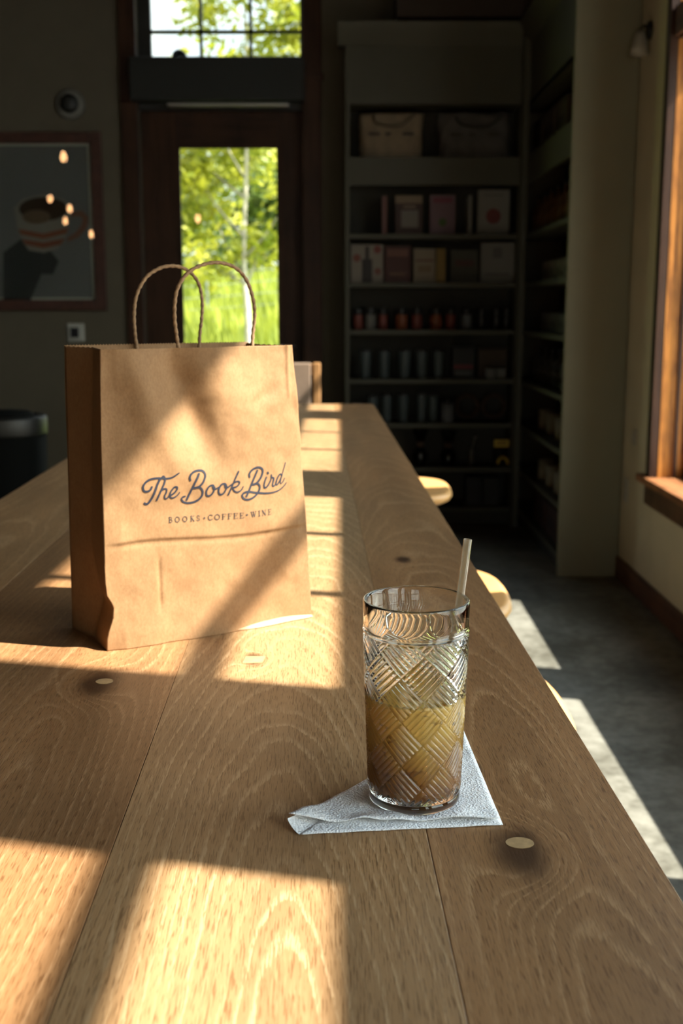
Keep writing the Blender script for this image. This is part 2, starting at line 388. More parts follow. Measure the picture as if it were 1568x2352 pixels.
# ------------------------------------------------------------------ outside
gm = bpy.data.materials.new('meadow_ground'); gm.use_nodes = True; t = NT(gm.node_tree); p = t.n['Principled BSDF']; p.inputs['Roughness'].default_value = .9
n_ = t.noise(t.scale(t.coord(), (1, .35, 1)), 2.2, 6, .65)
t.put(p.inputs['Base Color'], t.mix(t.step(n_, .35, .65), (0.10, 0.15, 0.016), (0.24, 0.29, 0.04)))
b = MB(); nx_, ny_ = 40, 40
def ground_z(x, y):
    return -0.12 + 0.0 if y < 9 else -0.12 + 2.35 * (1 - math.exp(-((y - 9) / 16.0) ** 1.3)) + .12 * math.sin(x * .7 + y * .4)
v = [(-30 + 60 * i / nx_, 7.0 + 45 * (j / ny_) ** 1.2, ground_z(-30 + 60 * i / nx_, 7.0 + 45 * (j / ny_) ** 1.2)) for j in range(ny_ + 1) for i in range(nx_ + 1)]
fc = [(j * (nx_ + 1) + i, j * (nx_ + 1) + i + 1, (j + 1) * (nx_ + 1) + i + 1, (j + 1) * (nx_ + 1) + i) for j in range(ny_) for i in range(nx_)]
o = b.raw(v, fc).build('meadow', gm, None, True); struct(o)
struct(bx('pavement', (-40, 60, -50, 6.99, -0.30, -0.14), mat('pale_paving', (0.42, 0.41, 0.37), .9)))
gmat = bpy.data.materials.new('grass_blades'); gmat.use_nodes = True; t = NT(gmat.node_tree); p = t.n['Principled BSDF']; p.inputs['Roughness'].default_value = .6
inf = t.noise(t.coord(), 1.3, 3, .6)
gc = t.mix(t.step(inf, .35, .65), (0.17, 0.21, 0.018), (0.38, 0.41, 0.045)); t.put(p.inputs['Base Color'], gc)
tl = t.node('ShaderNodeBsdfTranslucent'); t.put(tl.inputs[0], gc); mx = t.node('ShaderNodeMixShader'); mx.inputs[0].default_value = .4
t.l.new(p.outputs[0], mx.inputs[1]); t.l.new(tl.outputs[0], mx.inputs[2]); t.l.new(mx.outputs[0], t.n['Material Output'].inputs[0])
b = MB()
for k in range(9000):
    y = 9.5 + 26 * random.random() ** 1.4; x = -0.13 * y + random.uniform(-.075, .10) * y; z = ground_z(x, y)
    hh = random.uniform(.25, .75); ww = random.uniform(.012, .03) * (1 + y * .03); a = random.uniform(-1, 1); lx = random.uniform(-.2, .2)
    ca, sa = math.cos(a) * ww, math.sin(a) * ww
    b.raw([(x - ca, y - sa, z - .05), (x + ca, y + sa, z - .05), (x + lx * .4 + ca * .6, y + sa * .6, z + hh * .6), (x + lx, y, z + hh)], [(0, 1, 2), (0, 2, 3)])
o = b.build('meadow_grass', gmat); o['kind'] = 'stuff'; o['label'] = 'tall bright green meadow grass outside the glass door'; o['category'] = 'grass'

bark = mat('pale_bark', (0.42, 0.37, 0.29), .9, var=.25, vscale=18); bark2 = mat('grey_bark', (0.25, 0.22, 0.17), .9, var=.2)
def leaf_mat(name, c0, c1):
    m_ = bpy.data.materials.new(name); m_.use_nodes = True; t = NT(m_.node_tree); p = t.n['Principled BSDF']; p.inputs['Roughness'].default_value = .5
    q = t.mix(t.step(t.noise(t.coord(), 2.5, 3, .7), .35, .65), c0, c1); t.put(p.inputs['Base Color'], q)
    tl = t.node('ShaderNodeBsdfTranslucent'); t.put(tl.inputs[0], q); mx = t.node('ShaderNodeMixShader'); mx.inputs[0].default_value = .45
    t.l.new(p.outputs[0], mx.inputs[1]); t.l.new(tl.outputs[0], mx.inputs[2]); t.l.new(mx.outputs[0], t.n['Material Output'].inputs[0]); return m_
def tree(name, label, base, trunk_r, h0, clumps, nleaf, lsize, lm, bk, group=None, seed=1):
    rg = random.Random(seed); root = thing(name, label, 'tree', base, 0, group)
    top = max(c_[2] for c_ in clumps)
    tp = [(0, 0, -.4), (.02, 0, h0 * .5), (-.02, .02, h0), (.05, .0, h0 + (top - h0) * .5), (0, .05, top)]
    sp = spline(tp, 5); b = MB().tube(sp, [trunk_r * (1 - .85 * i / (len(sp) - 1)) for i in range(len(sp))], 10); b.build('trunk', bk, root, True)
    for c_ in clumps[:9]:
        z0 = min(max(h0 * .8, c_[2] - .9), top * .8); q = spline([(0, 0, z0), (c_[0] * .5, c_[1] * .5, z0 + (c_[2] - z0) * .4), c_[:3]], 4)
        MB().tube(q, [trunk_r * .42 * (1 - .8 * i / (len(q) - 1)) for i in range(len(q))], 6).build('branch', bark2, root, True)
    b = MB(); wsum = sum(c_[3] ** 2 for c_ in clumps)
    for c_ in clumps:
        for k in range(int(nleaf * c_[3] ** 2 / wsum)):
            d = Vector((rg.gauss(0, 1), rg.gauss(0, 1), rg.gauss(0, .8))).normalized() * c_[3] * rg.random() ** .5
            ctr = Vector(c_[:3]) + d; s_ = lsize * rg.uniform(.6, 1.3)
            ax = Vector((rg.gauss(0, 1), rg.gauss(0, 1), rg.gauss(0, .6) - .3)).normalized(); ay = ax.cross(Vector((rg.gauss(0, 1), rg.gauss(0, 1), rg.gauss(0, 1)))).normalized()
            b.raw([ctr - ax * s_, ctr + ay * s_ * .45, ctr + ax * s_, ctr - ay * s_ * .45], [(0, 1, 2, 3)])
    f_ = b.build('foliage', lm, root); f_['kind'] = 'stuff'
    return root
lm1 = leaf_mat('lime_leaves', (0.19, 0.23, 0.014), (0.50, 0.47, 0.05)); lm2 = leaf_mat('mid_green_leaves', (0.06, 0.10, 0.018), (0.18, 0.23, 0.04))
rg = random.Random(3)
def clump_set(n, rx, z0, z1, r0, r1): return [(rg.uniform(-rx, rx) * (1 - .3 * abs(i / n - .4)), rg.uniform(-rx, rx) * .7, z0 + (z1 - z0) * i / (n - 1), rg.uniform(r0, r1)) for i in range(n)]
gy = 14.5; gx = -1.20
tree('young_tree', 'slim young tree with pale trunk and lime leaves right behind the glass door', (gx, gy, ground_z(gx, gy)), .052, 1.75 - ground_z(gx, gy) + .1,
     clump_set(18, 1.0, 1.8 - ground_z(gx, gy), 5.6, .35, .6) + [(1.0, 0, 4.6, .5), (.95, .2, 5.2, .5), (.25, 0, 4.9, .45), (.9, -.2, 4.1, .4), (-.75, 0, 2.6, .45), (-.8, .2, 2.0, .35)], 7500, .075, lm1, bark, None, 5)
for k, (x, y, h_, rr, lab) in enumerate([(-5.0, 30, 4.6, 1.5, 'leafy round tree left of the young tree, farther up the meadow'), (-2.3, 36, 5.3, 1.8, 'tall bushy tree behind the young tree, beyond the meadow'),
                                        (-1.2, 27, 3.0, 1.0, 'low dark bush right of the pale trunk at the meadow top')]):
    cs = clump_set(12, rr * 1.2, 1.0, h_, .6, rr * .62)
    tree('meadow_tree', lab, (x, y, ground_z(x, y)), .16, 1.2, cs, 3600, .15, lm2 if k != 1 else lm1, bark2, None, 20 + k)
# wire fence across the meadow
fz = thing('wire_fence', 'thin wire fence with slim posts crossing the meadow behind the trunk', 'fence', (0, 18, 0))
wire = mat('grey_wire', (0.16, 0.17, 0.14), .5)
for x in (-5.0, -3.55, -2.1, -.65, .8): MB().tube([(x, 0, ground_z(x, 18) - .2), (x, 0, ground_z(x, 18) + 1.15)], .022, 6).build('post', wire, fz)
for k in range(6): MB().tube([(x, -.024, ground_z(x, 18) + .15 + k * .18) for x in (-5, -3.55, -2.1, -.65, .8)], .005, 4).build('wire', wire, fz)
SCRIPT_STROKES=[([(55.0, 175.3), (53.4, 172.4), (50.6, 170.9), (47.4, 171.0), (45.4, 173.4), (45.5, 177.2), (48.3, 181.0), (53.0, 183.6), (58.5, 184.4), (64.3, 184.2), (70.1, 183.3), (76.0, 183.4), (80.1, 184.7), (83.4, 186.6), (86.1, 188.2)], 2.26, 1.47), ([(64.6, 183.2), (61.5, 177.7), (59.0, 171.4), (56.5, 165.6), (53.4, 160.4), (50.8, 157.5), (48.4, 157.1), (47.1, 158.0)], 2.49, 2.49), ([(65.5, 183.9), (68.5, 185.8), (70.2, 183.0), (69.7, 179.2), (67.5, 174.5), (65.0, 169.8), (62.5, 164.5), (60.6, 160.4)], 2.04, 2.04), ([(63.2, 166.1), (65.6, 170.0), (69.2, 172.3), (71.8, 171.4), (71.5, 168.1), (69.8, 164.7), (69.7, 161.8), (71.8, 161.0), (74.2, 162.9), (76.3, 165.2)], 1.81, 1.47), ([(74.8, 163.7), (78.4, 165.0), (82.0, 167.5), (84.3, 170.8), (83.8, 173.0), (81.0, 172.8), (77.9, 169.7), (76.0, 166.1), (76.2, 162.7), (78.6, 161.2), (81.8, 161.8), (85.2, 164.1), (87.3, 166.6)], 1.92, 1.24), ([(99.7, 179.2), (99.0, 181.8), (100.2, 185.3), (104.0, 188.1), (108.9, 189.2), (113.7, 188.7), (116.8, 186.6), (118.0, 183.0), (116.7, 178.7), (114.0, 174.4), (110.6, 171.6), (106.9, 170.3), (104.2, 170.2)], 2.38, 2.38), ([(107.8, 170.6), (111.7, 169.6), (114.3, 166.0), (114.1, 161.5), (111.1, 157.6), (106.2, 154.8), (100.7, 153.8), (95.3, 154.2), (91.3, 156.2), (89.7, 158.9), (91.0, 160.9), (94.0, 161.6)], 2.38, 1.7), ([(110.1, 185.4), (108.1, 181.0), (104.6, 174.6), (101.4, 168.2), (98.2, 162.1), (96.0, 157.7)], 2.49, 2.49), ([(127.9, 168.8), (127.5, 171.0), (125.1, 171.3), (122.1, 170.1), (119.7, 166.9), (118.8, 163.4), (119.7, 160.4), (122.4, 159.6), (125.8, 161.5), (128.2, 165.4), (128.9, 168.7)], 2.04, 2.04), ([(126.6, 169.4), (127.8, 167.0), (130.9, 167.1), (134.3, 168.5), (136.9, 170.8)], 1.7, 1.7), ([(143.3, 168.3), (142.5, 171.0), (140.3, 171.9), (137.2, 171.1), (134.8, 167.9), (133.8, 164.3), (134.7, 161.1), (137.1, 159.8), (140.4, 161.5), (143.1, 165.8), (143.7, 168.5)], 2.04, 2.04), ([(141.5, 170.4), (142.1, 167.8), (144.9, 167.3), (148.0, 169.0), (151.2, 170.7), (154.7, 172.7)], 1.7, 1.7), ([(158.9, 184.2), (154.4, 175.6), (150.2, 166.8), (146.1, 158.6)], 1.92, 1.92), ([(151.2, 170.4), (154.4, 172.4), (157.9, 173.1), (160.1, 172.0), (159.6, 169.5), (156.2, 167.0), (151.7, 166.3)], 1.81, 1.81), ([(151.4, 165.9), (153.6, 162.6), (157.3, 160.6), (161.0, 161.6), (163.6, 163.7), (165.3, 166.4)], 1.81, 1.24), ([(173.6, 176.6), (173.1, 179.5), (175.1, 182.9), (179.5, 185.7), (184.6, 186.7), (188.8, 185.5), (190.7, 182.1), (189.6, 177.6), (187.0, 173.2), (183.7, 169.7), (180.1, 167.7), (177.2, 167.7)], 2.38, 2.38), ([(180.5, 168.3), (184.3, 167.8), (186.4, 165.5), (186.5, 162.0), (184.5, 158.1), (180.2, 154.0), (175.1, 151.7), (169.9, 151.0), (165.6, 152.7), (163.8, 156.0), (165.6, 158.7), (169.4, 159.9), (173.9, 159.6), (180.3, 158.2), (188.0, 156.9), (195.8, 156.1), (203.7, 156.3), (211.0, 157.8), (216.3, 160.6), (220.3, 164.0), (221.7, 166.0)], 2.26, 1.13), ([(183.6, 183.0), (179.9, 175.8), (176.1, 168.1), (172.3, 160.4), (169.2, 154.9)], 2.26, 2.26), ([(195.4, 174.5), (193.4, 170.1), (192.2, 165.5), (193.0, 162.6), (195.9, 163.6), (199.3, 167.8), (201.4, 171.7), (202.0, 176.3)], 1.81, 1.36), ([(197.3, 179.7), (197.7, 178.8)], 2.38, 2.38), ([(201.9, 176.6), (202.3, 174.0), (205.1, 172.7), (204.2, 168.6), (203.3, 164.9), (204.6, 163.4), (207.1, 165.2), (209.1, 168.8)], 1.81, 1.24), ([(215.7, 175.5), (214.2, 176.8), (211.8, 174.9), (209.3, 170.5), (207.9, 166.2), (209.4, 164.6), (212.1, 167.4), (214.6, 171.5), (216.3, 175.2)], 1.58, 1.58), ([(221.4, 189.3), (218.9, 182.5), (216.3, 175.2), (214.6, 170.1), (214.0, 166.3), (215.7, 165.9), (218.0, 168.3), (219.7, 171.4)], 1.02, 1.02)]
TAGLINE_STROKES=[([(75.11, 134.13), (75.29, 140.2)], 0.77), ([(74.17, 134.35), (76.3, 134.26)], 0.32), ([(74.34, 140.06), (76.47, 139.97)], 0.32), ([(76.23, 139.98), (76.47, 139.97), (76.81, 139.92), (77.13, 139.79), (77.4, 139.6), (77.62, 139.35), (77.78, 139.06), (77.85, 138.74), (77.84, 138.42), (77.75, 138.11), (77.58, 137.83), (77.35, 137.6), (77.06, 137.43), (76.73, 137.32), (76.39, 137.3), (75.21, 137.35)], 0.54), ([(75.21, 137.35), (76.39, 137.3), (76.49, 137.3), (76.89, 137.24), (77.28, 137.09), (77.61, 136.87), (77.87, 136.58), (78.05, 136.25), (78.14, 135.89), (78.13, 135.52), (78.02, 135.17), (77.82, 134.85), (77.54, 134.59), (77.2, 134.4), (76.81, 134.28), (76.4, 134.25), (75.83, 134.28)], 0.59), ([(86.74, 136.7), (86.68, 137.42), (86.48, 138.1), (86.13, 138.69), (85.67, 139.17), (85.13, 139.5), (84.53, 139.65), (83.92, 139.63), (83.33, 139.43), (82.81, 139.07), (82.37, 138.56), (82.06, 137.94), (81.89, 137.26), (81.87, 136.54), (82.0, 135.84), (82.28, 135.19), (82.68, 134.65), (83.18, 134.25), (83.76, 134.0), (84.37, 133.93), (84.97, 134.04), (85.54, 134.32), (86.02, 134.76), (86.4, 135.33), (86.64, 135.99), (86.74, 136.7)], 0.72), ([(95.7, 136.34), (95.64, 137.06), (95.43, 137.74), (95.07, 138.34), (94.59, 138.82), (94.03, 139.15), (93.41, 139.31), (92.78, 139.29), (92.17, 139.09), (91.63, 138.72), (91.18, 138.21), (90.86, 137.6), (90.68, 136.9), (90.66, 136.18), (90.8, 135.48), (91.09, 134.83), (91.51, 134.29), (92.03, 133.88), (92.62, 133.63), (93.26, 133.56), (93.88, 133.67), (94.46, 133.96), (94.96, 134.4), (95.35, 134.97), (95.6, 135.63), (95.7, 136.34)], 0.74), ([(100.73, 133.06), (100.89, 139.21)], 0.84), ([(99.73, 133.29), (101.78, 133.2)], 0.34), ([(99.88, 139.06), (101.94, 138.98)], 0.34), ([(100.96, 135.82), (103.94, 138.9)], 0.34), ([(102.99, 138.94), (104.73, 138.87)], 0.34), ([(101.77, 136.59), (104.05, 133.11)], 0.84), ([(103.15, 133.15), (104.84, 133.08)], 0.34), ([(110.82, 137.09), (110.76, 138.21)], 0.29), ([(110.75, 137.9), (110.1, 138.54), (109.21, 138.7), (108.26, 138.18), (108.06, 137.2), (108.71, 136.31), (109.89, 135.52), (110.76, 134.62), (110.55, 133.4), (109.51, 132.88), (108.49, 133.05), (107.84, 133.88)], 0.58), ([(107.77, 134.5), (107.83, 133.26)], 0.29), ([(126.61, 136.33), (126.51, 137.58)], 0.4), ([(126.5, 136.96), (125.52, 137.75), (124.28, 138.0), (123.82, 137.98), (123.28, 137.83), (122.78, 137.55), (122.35, 137.17), (122.0, 136.68), (121.75, 136.13), (121.62, 135.52), (121.6, 134.9), (121.71, 134.28), (121.93, 133.7), (122.25, 133.18), (122.67, 132.75), (123.15, 132.43), (123.69, 132.23), (125.27, 132.23), (126.53, 133.1)], 0.8), ([(135.61, 134.53), (135.53, 135.26), (135.27, 135.96), (134.85, 136.57), (134.29, 137.07), (133.62, 137.41), (132.9, 137.58), (132.16, 137.57), (131.45, 137.38), (130.82, 137.02), (130.3, 136.51), (129.93, 135.88), (129.73, 135.18), (129.72, 134.45), (129.88, 133.73), (130.23, 133.07), (130.72, 132.51), (131.33, 132.08), (132.03, 131.82), (132.77, 131.74), (133.5, 131.84), (134.18, 132.12), (134.76, 132.56), (135.21, 133.13), (135.5, 133.8), (135.61, 134.53)], 0.83), ([(139.66, 131.25), (139.79, 137.5)], 0.82), ([(138.44, 131.49), (141.1, 131.39)], 0.34), ([(138.56, 137.36), (143.2, 137.2), (143.23, 136.01)], 0.34), ([(139.73, 134.51), (141.97, 134.43)], 0.34), ([(141.96, 133.8), (141.98, 135.05)], 0.34), ([(146.79, 130.99), (146.91, 137.26)], 0.84), ([(145.53, 131.22), (148.27, 131.12)], 0.34), ([(145.65, 137.11), (150.42, 136.95), (150.45, 135.75)], 0.34), ([(146.85, 134.25), (149.15, 134.17)], 0.34), ([(149.14, 133.54), (149.17, 134.79)], 0.34), ([(153.95, 130.72), (154.07, 137.01)], 0.88), ([(152.74, 136.87), (157.54, 136.7), (157.58, 135.63)], 0.36), ([(154.01, 133.99), (156.33, 133.91)], 0.36), ([(156.32, 133.28), (156.34, 134.54)], 0.36), ([(152.62, 130.96), (157.72, 130.77), (157.86, 131.96)], 0.36), ([(161.58, 130.44), (161.69, 136.75)], 0.82), ([(160.44, 136.6), (164.95, 136.44), (164.99, 135.37)], 0.34), ([(161.64, 133.72), (163.81, 133.64)], 0.34), ([(163.8, 133.01), (163.83, 134.27)], 0.34), ([(160.33, 130.67), (165.12, 130.49), (165.25, 131.7)], 0.34), ([(174.8, 136.58), (176.34, 130.57)], 0.82), ([(176.34, 130.57), (177.91, 135.87)], 0.38), ([(177.38, 136.62), (178.92, 130.61)], 0.82), ([(178.92, 130.61), (180.74, 136.67)], 0.38), ([(173.87, 136.57), (175.82, 136.59)], 0.34), ([(176.44, 136.6), (178.39, 136.63)], 0.34), ([(179.8, 136.66), (181.68, 136.68)], 0.34), ([(185.0, 130.6), (185.1, 136.97)], 0.87), ([(183.67, 130.75), (186.34, 130.84)], 0.29), ([(183.76, 136.74), (186.43, 136.83)], 0.29), ([(189.35, 130.74), (189.44, 136.93)], 0.37), ([(189.44, 136.93), (193.09, 130.99)], 0.89), ([(193.09, 130.99), (193.18, 137.06)], 0.37), ([(188.36, 136.89), (189.74, 136.94)], 0.37), ([(192.21, 137.03), (194.14, 137.09)], 0.37), ([(188.45, 130.9), (190.32, 130.96)], 0.37), ([(197.55, 131.0), (197.64, 137.4)], 0.66), ([(196.6, 137.17), (200.35, 137.3), (200.38, 136.22)], 0.27), ([(197.6, 134.33), (199.41, 134.39)], 0.27), ([(199.4, 133.75), (199.42, 135.03)], 0.27), ([(196.52, 131.16), (200.5, 131.29), (200.6, 132.51)], 0.27), ([(116.48, 135.16), (116.91, 135.12)], 1.97), ([(169.18, 133.77), (169.63, 133.73)], 1.97)]
HANDLE_FRONT=[(96.4, 319.8), (94.3, 335.5), (92.7, 351.6), (93.3, 369.9), (97.8, 386.7), (110.3, 401.9), (128.5, 410.4), (147.8, 412.6), (166.8, 407.4), (180.1, 394.5), (187.9, 374.8), (189.8, 355.8), (187.3, 336.7), (186.0, 319.9)]
HANDLE_BACK=[(89.0, 317.0), (87.0, 335.8), (86.6, 355.5), (88.8, 372.6), (94.6, 387.3), (105.7, 401.0), (123.2, 410.1), (142.3, 411.4), (158.2, 404.8), (168.5, 391.9), (172.5, 372.8), (171.5, 352.6), (168.8, 334.8), (167.2, 318.5)]

# ------------------------------------------------------------------ the long oak table (turned 1.45 degrees)
ZT = 0.894; TH = 0.042; TR = R(1.45)
table = thing('long_table', 'long wide-plank oak communal table running towards the dark shelves', 'table', (0, 0, 0), TR)
BASE1, BASE2, BASE3, BASE4 = (0.318, 0.172, 0.074), (0.265, 0.132, 0.054), (0.322, 0.184, 0.083), (0.290, 0.150, 0.061)
def loc(X, Y):      # world point on the table -> table coordinates
    return (X * math.cos(TR) + Y * math.sin(TR), -X * math.sin(TR) + Y * math.cos(TR))
k1 = loc(0.1217, 0.7190); k2 = loc(-0.2392, 1.068); k3 = loc(0.05, 1.60); k4 = loc(.105, .86)
planks = [(-0.603, -0.410, oak('oak_plank_far_left', -0.50, 0.050, 0.030, 0.0105, BASE1, 1.7)),
          (-0.410, -0.139, oak('oak_plank_left', -0.235, 0.055, -0.075, 0.0092, BASE2, 5.1, [(k2[0], k2[1], .018, .050)])),
          (-0.139, 0.079, oak('oak_plank_middle', -0.020, -0.060, 0.135, 0.0082, BASE3, 9.4, [(loc(-.092, 1.145)[0], loc(-.092, 1.145)[1], .010, .02)])),
          (0.079, 0.2297, oak('oak_plank_right', 0.165, -0.015, 0.075, 0.0078, BASE4, 14.2, [(k1[0], k1[1], .017, .045), (k4[0], k4[1], .007, .008), (loc(.09, 1.62)[0], 1.62, .010, .010)]))]
Y0, Y1 = -0.42, 4.315
for x0, x1, m_ in planks:
    g = 0.0001
    MB().box(x0 + g, x1 - g, Y0, Y1, ZT - TH, ZT).build('plank', m_, table, bevel=.0006)
plug_m = mat('pale_oak_plug', (0.40, 0.26, 0.12), .5, var=.12, vscale=120); 
for (X, Y, a, b_, sq) in ((0.1235, .7310, .0098, .0082, 0), (-0.2350, 1.0745, .0085, .0082, 0), (-0.0921, 1.1449, .0115, .0115, 1)):
    x, y = loc(X, Y); pr = [(x + a * math.cos(q), y + b_ * math.sin(q)) for q in [2 * math.pi * i / 28 for i in range(28)]]
    if sq: pr = [(x - a, y - a * 1.05), (x + a * .8, y - a), (x + a, y + a * .95), (x - a * .8, y + a)]
    MB().prism(pr, ZT - .004, ZT + .00025, 2).build('knot_plug', plug_m, table)
apr = mat('oak_apron', (0.33, 0.18, 0.085), .5, var=.1)
for b in ((-.52, .15, Y0 + .25, Y0 + .27, ZT - .13, ZT - TH), (-.52, .15, 4.265, 4.285, ZT - .13, ZT - TH), (-.53, -.51, Y0 + .25, 4.285, ZT - .13, ZT - TH), (.14, .16, Y0 + .25, 4.285, ZT - .13, ZT - TH)): bx('apron', b, apr, table)
for x in (-.53, .10):
    for y in (Y0 + .25, 2.93, 4.215): bx('leg', (x, x + .06, y, y + .07, 0, ZT - TH), apr, table, .004)

# ------------------------------------------------------------------ paper carrier bag
kraft = bpy.data.materials.new('kraft_paper'); kraft.use_nodes = True; t = NT(kraft.node_tree); p = t.n['Principled BSDF']; p.inputs['Roughness'].default_value = .72; p.inputs['Specular IOR Level'].default_value = .25
c = t.coord(); fb = t.noise(t.scale(c, (1, 1, .55)), 420, 3, .7); bl = t.noise(c, 28, 5, .65)
t.put(p.inputs['Base Color'], t.mix(t.step(t.add(t.mul(fb, .60), t.mul(bl, .40)), .36, .64), (0.228, 0.118, 0.049), (0.278, 0.151, 0.066)))
t.put(p.inputs['Normal'], t.bump(t.add(t.mul(bl, .8), t.mul(fb, .2)), .10, .002))
BW, BH, BDP = 0.2574, 0.3230, 0.109
BO = Vector((-0.2525, 1.1739, ZT)); BU = Vector((0.84102, 0.54100, 0)); BN = Vector((0.54100, -0.84102, 0))
bag = thing('paper_bag', 'brown kraft paper carrier bag with twisted handles and dark blue shop lettering', 'bag', BO, 0)
def sstep(a, b, v): q = min(1, max(0, (v - a) / (b - a))); return q * q * (3 - 2 * q)
def gs(v, s_): return math.exp(-(v / s_) ** 2)
class VN:       # value noise
    def __init__(s, seed): s.g = np.random.default_rng(seed).random((64, 64)) * 2 - 1
    def __call__(s, x, y):
        xi, yi = math.floor(x), math.floor(y); fx, fy = x - xi, y - yi; fx = fx * fx * (3 - 2 * fx); fy = fy * fy * (3 - 2 * fy)
        G = s.g; a, b, c_, d = G[xi % 64, yi % 64], G[(xi + 1) % 64, yi % 64], G[xi % 64, (yi + 1) % 64], G[(xi + 1) % 64, (yi + 1) % 64]
        return a + (b - a) * fx + (c_ - a) * fy + (a - b - c_ + d) * fx * fy
vn1, vn2, vn3 = VN(11), VN(12), VN(13)
def edgeL(h):       # left front edge with the pushed-in dent near the base
    return float(np.interp(h, [0, .0126, .0219, .0356, .0475, .0545, .0606, .075, .099, .1646, .2336, BH], [0, .0005, .0030, .0083, .0096, .0065, .0026, .0012, .0009, .0016, .0024, .0048]))
def edgeR(h): return BW - .0245 * (h / BH) ** 1.25
def disp(u, h):     # outward relief of the front panel
    s_ = min(1, u / .02, (BW - u) / .02); s_ = max(0, s_)
    mid = math.sin(math.pi * min(1, max(0, u / BW)))
    w_ = .0085 * mid ** .8 * math.exp(-h / .05)                                   # base bows out
    w_ += .006 * mid * gs(h - .20, .12)
    hf = .1170 - .0040 * u / BW + .002 * math.sin(u * 30)
    w_ += .0013 * sstep(hf - .0035, hf + .0005, h) * sstep(hf + .04, hf + .002, h) - .0006 * gs(h - hf + .005, .003)
    # crumple of the upper left: a crest down from the corner, a valley right of it
    kf = sstep(.16, .26, h) * (1 - .55 * sstep(.285, .323, h))
    uc = .030 + (.323 - h) * .40; uv = .070 + (.323 - h) * .36
    w_ += kf * (.0065 * gs(u - uc, .020) - .0105 * gs(u - uv - .012, .020) + .0040 * gs(u - uv - .06, .03))
    w_ -= sstep(.10, .0, h) * .004 * gs(u - .075 - h * .2, .018) * mid                # hollows of the lower half
    w_ -= .0016 * gs(u - .0626, .0025) * sstep(.03, .05, h) * sstep(.105, .085, h)
    w_ += .0014 * gs(u - .2265, .0022) * sstep(.25, .275, h)                       # edge of the glued patch
    w_ += .0005 * (sstep(.086, .093, u) - sstep(.186, .193, u)) * sstep(.255, .273, h)
    a = (u - .193) * .88 + (h - .266) * .47; b_ = -(u - .193) * .47 + (h - .266) * .88
    w_ += -.0016 * gs(b_, .007) * gs(a, .016) + .0012 * gs(b_ + .014, .009) * gs(a - .01, .02)
    w_ += -.0012 * gs((u - .235) + (h - .25) * .35, .006) * gs(h - .245, .02)
    w_ += .0026 * vn1(u * 22 + 3, h * 16 + 5) + .0006 * vn2(u * 60 + h * 25, h * 48 - u * 30) + .00014 * vn3(u * 150, h * 130)
    return s_ * w_
def front(u, h, off=0.0):
    """u is the distance along the untapered panel; the edges pull it in"""
    e0, e1 = edgeL(h), edgeR(h); q = u / BW; x = e0 + (e1 - e0) * q
    return BU * x + BN * (disp(x, h) + off) + Vector((0, 0, h))
def inv_u(x, h): e0, e1 = edgeL(h), edgeR(h); return (x - e0) / (e1 - e0) * BW
def sheet(name, fn, nu, nv, teeth, parent, m_=kraft, solid=.0004):
    b = MB()
    for j in range(nv + 1):
        for i in range(nu + 1):
            q = fn(i / nu, j / nv)
            if teeth and j == nv: q = q + Vector((0, 0, (-.0011 if i % 2 else 0.0)))
            b.v.append(tuple(q))
    b.f = [(j * (nu + 1) + i, j * (nu + 1) + i + 1, (j + 1) * (nu + 1) + i + 1, (j + 1) * (nu + 1) + i) for j in range(nv) for i in range(nu)]
    o = b.build(name, m_, parent, True)
    md = o.modifiers.new('paper', 'SOLIDIFY'); md.thickness = solid; md.offset = -1
    return o
sheet('front_panel', lambda a, b: front(a * BW, b * BH), 190, 220, True, bag)
def back_pt(a, b):
    h = b * (BH + .001); e0, e1 = .0048 * h / BH, BW - .0245 * (h / BH) ** 1.25
    return BU * (e1 + (e0 - e1) * a) - BN * (BDP + .002 * vn1(a * 5, b * 6)) + Vector((0, 0, h))
sheet('back_panel', back_pt, 130, 40, True, bag)
def side_pt(left):
    def fn(a, b):
        h = b * BH; v = a if not left else 1 - a                                     # left panel runs back -> front
        e = edgeL(h) if left else edgeR(h); e_b = .0048 * h / BH if left else edgeR(h)
        x = e + (e_b - e) * v
        fold = (1 - abs(2 * v - 1)); k = (1 if left else -1) * (.004 + .010 * max(0, (b - .12))) * fold
        low = (1 if left else -1) * .010 * gs(h - .05, .04) * (fold ** 2)
        return BU * (x + k + low) - BN * (BDP * v) + Vector((0, 0, h))
    return fn
sheet('side_panel', side_pt(True), 24, 90, True, bag); sheet('side_panel', side_pt(False), 24, 60, True, bag)
b = MB(); n_ = 40
rim_ = [front(BW * i / n_, 0.0) + Vector((0, 0, .0008)) for i in range(n_ + 1)]; bk_ = [back_pt(1 - i / n_, 0) + Vector((0, 0, .0008)) for i in range(n_ + 1)]
b.raw(rim_ + bk_, [(i, i + 1, n_ + 2 + i, n_ + 1 + i) for i in range(n_)]).build('bottom_panel', kraft, bag)
